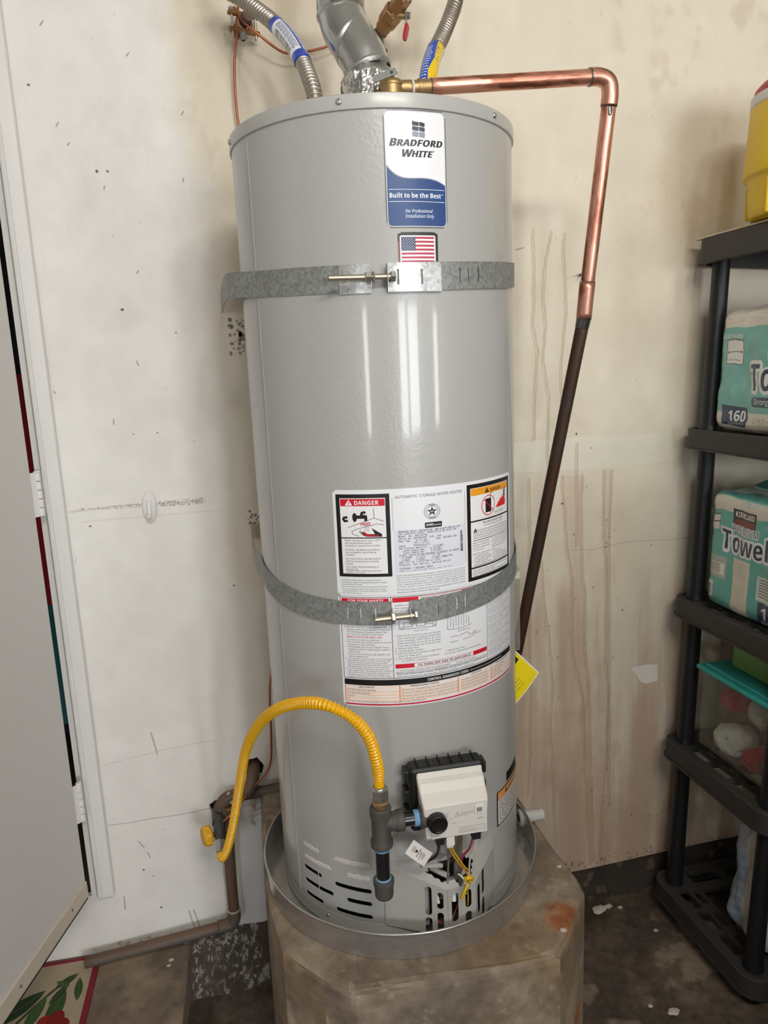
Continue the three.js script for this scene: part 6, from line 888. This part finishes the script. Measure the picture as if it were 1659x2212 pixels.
// ---------------------------------------------------------------- door mat
{
  const m = thing('door_mat', 'cream door mat with red poppies, green leaves and dark red binding', 'mat', [-1.0, 0.09, 0]);
  const t = canvasTex(768, 1024, (c, w, h) => {
    c.fillStyle = '#cfc3ac'; c.fillRect(0, 0, w, h); const leaf = (x, y, l, ww, a, col) => { c.save(); c.translate(x, y); c.rotate(a); c.fillStyle = col; c.beginPath(); c.moveTo(0, 0); c.quadraticCurveTo(l * 0.5, -ww, l, 0); c.quadraticCurveTo(l * 0.5, ww, 0, 0); c.fill(); c.strokeStyle = '#6b7a4a'; c.lineWidth = 3; c.beginPath(); c.moveTo(0, 0); c.lineTo(l, 0); c.stroke(); c.restore(); };
    c.strokeStyle = '#4a4a2a'; c.lineWidth = 10; c.beginPath(); c.moveTo(690, 70); c.quadraticCurveTo(560, 180, 470, 330); c.stroke();
    for (const q of [[610, 110, 200, 62, 2.5, '#33502e'], [680, 110, 170, 56, 1.75, '#3f6436'], [620, 130, 150, 44, 1.9, '#48703c'], [560, 230, 220, 64, 2.6, '#2f4a2a'], [420, 330, 200, 60, 0.3, '#3d5e34'], [470, 340, 190, 58, 2.1, '#35552f'], [300, 520, 260, 70, 0.2, '#3d5e34'], [150, 700, 240, 70, -0.7, '#48703c']]) leaf(...q);
    const poppy = (x, y, r) => { for (let k = 0; k < 5; k++) { const a = k * 1.256; c.fillStyle = k % 2 ? '#b3241c' : '#98180f'; c.beginPath(); c.ellipse(x + Math.cos(a) * r * 0.45, y + Math.sin(a) * r * 0.45, r * 0.62, r * 0.5, a, 0, 7); c.fill(); } c.fillStyle = '#2a1a14'; c.beginPath(); c.arc(x, y, r * 0.2, 0, 7); c.fill(); }; poppy(668, 262, 58); leaf(716, 60, 92, 30, 2.55, '#33502e'); leaf(724, 78, 100, 30, 1.45, '#3f6436'); leaf(690, 96, 96, 26, 2.2, '#2f4a2a'); leaf(640, 80, 60, 22, 0.5, '#48703c'); poppy(590, 480, 135); poppy(240, 380, 110); poppy(420, 700, 140); poppy(160, 160, 90);
    c.fillStyle = '#a98a3c'; c.beginPath(); c.arc(520, 300, 22, 0, 7); c.fill(); for (let i = 0; i < 9000; i++) { c.fillStyle = hash(i, 1, 13) > 0.5 ? 'rgba(255,250,235,0.10)' : 'rgba(40,30,20,0.12)'; c.fillRect(hash(i, 2, 13) * w, hash(i, 3, 13) * h, 2.5, 2.5); }
  });
  const g = rbx(-1.26, -0.754, 0.0905, 0.1, -0.346, 0.42, 0.003); const p = g.attributes.position, uv = g.attributes.uv; for (let i = 0; i < p.count; i++) uv.setXY(i, (p.getX(i) + 1.26) / 0.506, 1 - (p.getZ(i) + 0.346) / 0.766);
  part(m, 'pile', g, mat({ color: 0xcfc8c0, map: t, roughness: 1, bumpMap: T.fine, bumpScale: 0.002 })); const bind = mat({ color: 0x7c1626, roughness: 0.8 });
  part(m, 'binding', rbx(-0.757, -0.743, 0.0902, 0.1035, -0.352, 0.425, 0.0045), bind, 'dark red binding'); part(m, 'binding', rbx(-1.26, -0.757, 0.0902, 0.103, -0.353, -0.343, 0.004), bind, 'dark red binding');
  m.rotation.y = 0;
}
// ---------------------------------------------------------------- things glimpsed through the gap of the door
for (const [l, col, x, y0, y1, z] of [['deep red garment hanging inside behind the hinge gap', 0x8a1420, -0.845, 0.95, 1.6, -0.75], ['teal garment hanging inside behind the hinge gap', 0x3c7c80, -0.93, 0.5, 1.15, -0.95], ['dark grey coat hanging inside behind the hinge gap', 0x2c2c30, -0.9, 0.35, 2.0, -1.2]]) {
  const g = new THREE.BoxGeometry(0.22, y1 - y0, 0.06, 16, 24, 2), p = g.attributes.position; for (let i = 0; i < p.count; i++) { const yf = p.getY(i) / (y1 - y0) + 0.5; p.setX(i, p.getX(i) * (0.75 + 0.35 * (1 - yf))); p.setZ(i, p.getZ(i) + 0.018 * Math.sin(p.getX(i) * 70 + yf * 3)); } g.computeVertexNormals(); g.translate(x, (y0 + y1) / 2, z);
  single('hanging_garment', g, mat({ color: col, roughness: 0.95 }), l, 'garment');
}
// ---------------------------------------------------------------- bits of paint and plaster lying about
const chipLabels = { floor: 'tiny flake of white plaster lying on the dark floor', step: 'tiny flake of white plaster lying on the step', ped: 'tiny flake of white plaster on the pedestal corner' };
for (const [x, y, z, s, w] of [[0.635, 0, -0.3, 0.016, 'floor'], [0.668, 0, -0.31, 0.009, 'floor'], [0.7, 0, -0.3, 0.006, 'floor'], [0.651, 0, 0.055, 0.011, 'floor'], [0.607, 0, 0.025, 0.005, 'floor'], [0.752, 0, -0.195, 0.005, 'floor'], [-0.562, 0.09, -0.3, 0.005, 'step'], [-0.566, 0.09, -0.283, 0.004, 'step'], [0.318, 0.5195, 0.13, 0.004, 'ped'], [0.25, 0.5195, 0.3, 0.005, 'ped'], [-0.45, 0, -0.1, 0.006, 'floor'], [-0.36, 0, -0.12, 0.008, 'floor']]) {
  const g = new THREE.IcosahedronGeometry(s, 1), p = g.attributes.position; for (let i = 0; i < p.count; i++) { const q = 0.75 + 0.5 * hash(Math.round(p.getX(i) * 9e4), Math.round(p.getZ(i) * 9e4), 3); p.setXYZ(i, p.getX(i) * q * 1.3, p.getY(i) * 0.4 * q, p.getZ(i) * q); } g.computeBoundingBox(); g.translate(x, y - g.boundingBox.min.y + 0.0002, z); single('plaster_flake', flat(g), mat({ color: 0xc4bcb0, roughness: 0.9 }), chipLabels[w], 'debris', 'flakes on the ' + (w === 'ped' ? 'pedestal' : w));
}
// ---------------------------------------------------------------- three globe lamps on one ceiling bar, behind the viewer
{
  const z = 2.2, y = 2.8, l = thing('ceiling_light', 'ceiling bar with three round globe lamps behind the viewer', 'light', [0.2, 3.0, z]);
  part(l, 'bar', rbx(-0.3, 0.7, 2.95, 2.999, z - 0.04, z + 0.04, 0.006), M.white);
  for (const x of [-0.15, 0.2, 0.55]) {
    part(l, 'stem', cylBetween([x, 2.88, z], [x, 2.955, z], 0.02), M.white);
    part(l, 'light_globe', (() => { const g = new THREE.SphereGeometry(0.1, 32, 24); g.translate(x, y, z); return g; })(), mat({ color: 0xffffff, emissive: new THREE.Color().setRGB(1, 0.965, 0.905), emissiveIntensity: 2.5, roughness: 0.6 }));
    const p = new THREE.PointLight(new THREE.Color().setRGB(1, 0.965, 0.905), 2.3); p.position.set(x, y, z); p.castShadow = true; p.shadow.radius = 5; scene.add(p);
  }
}
renderer.render(scene, camera);
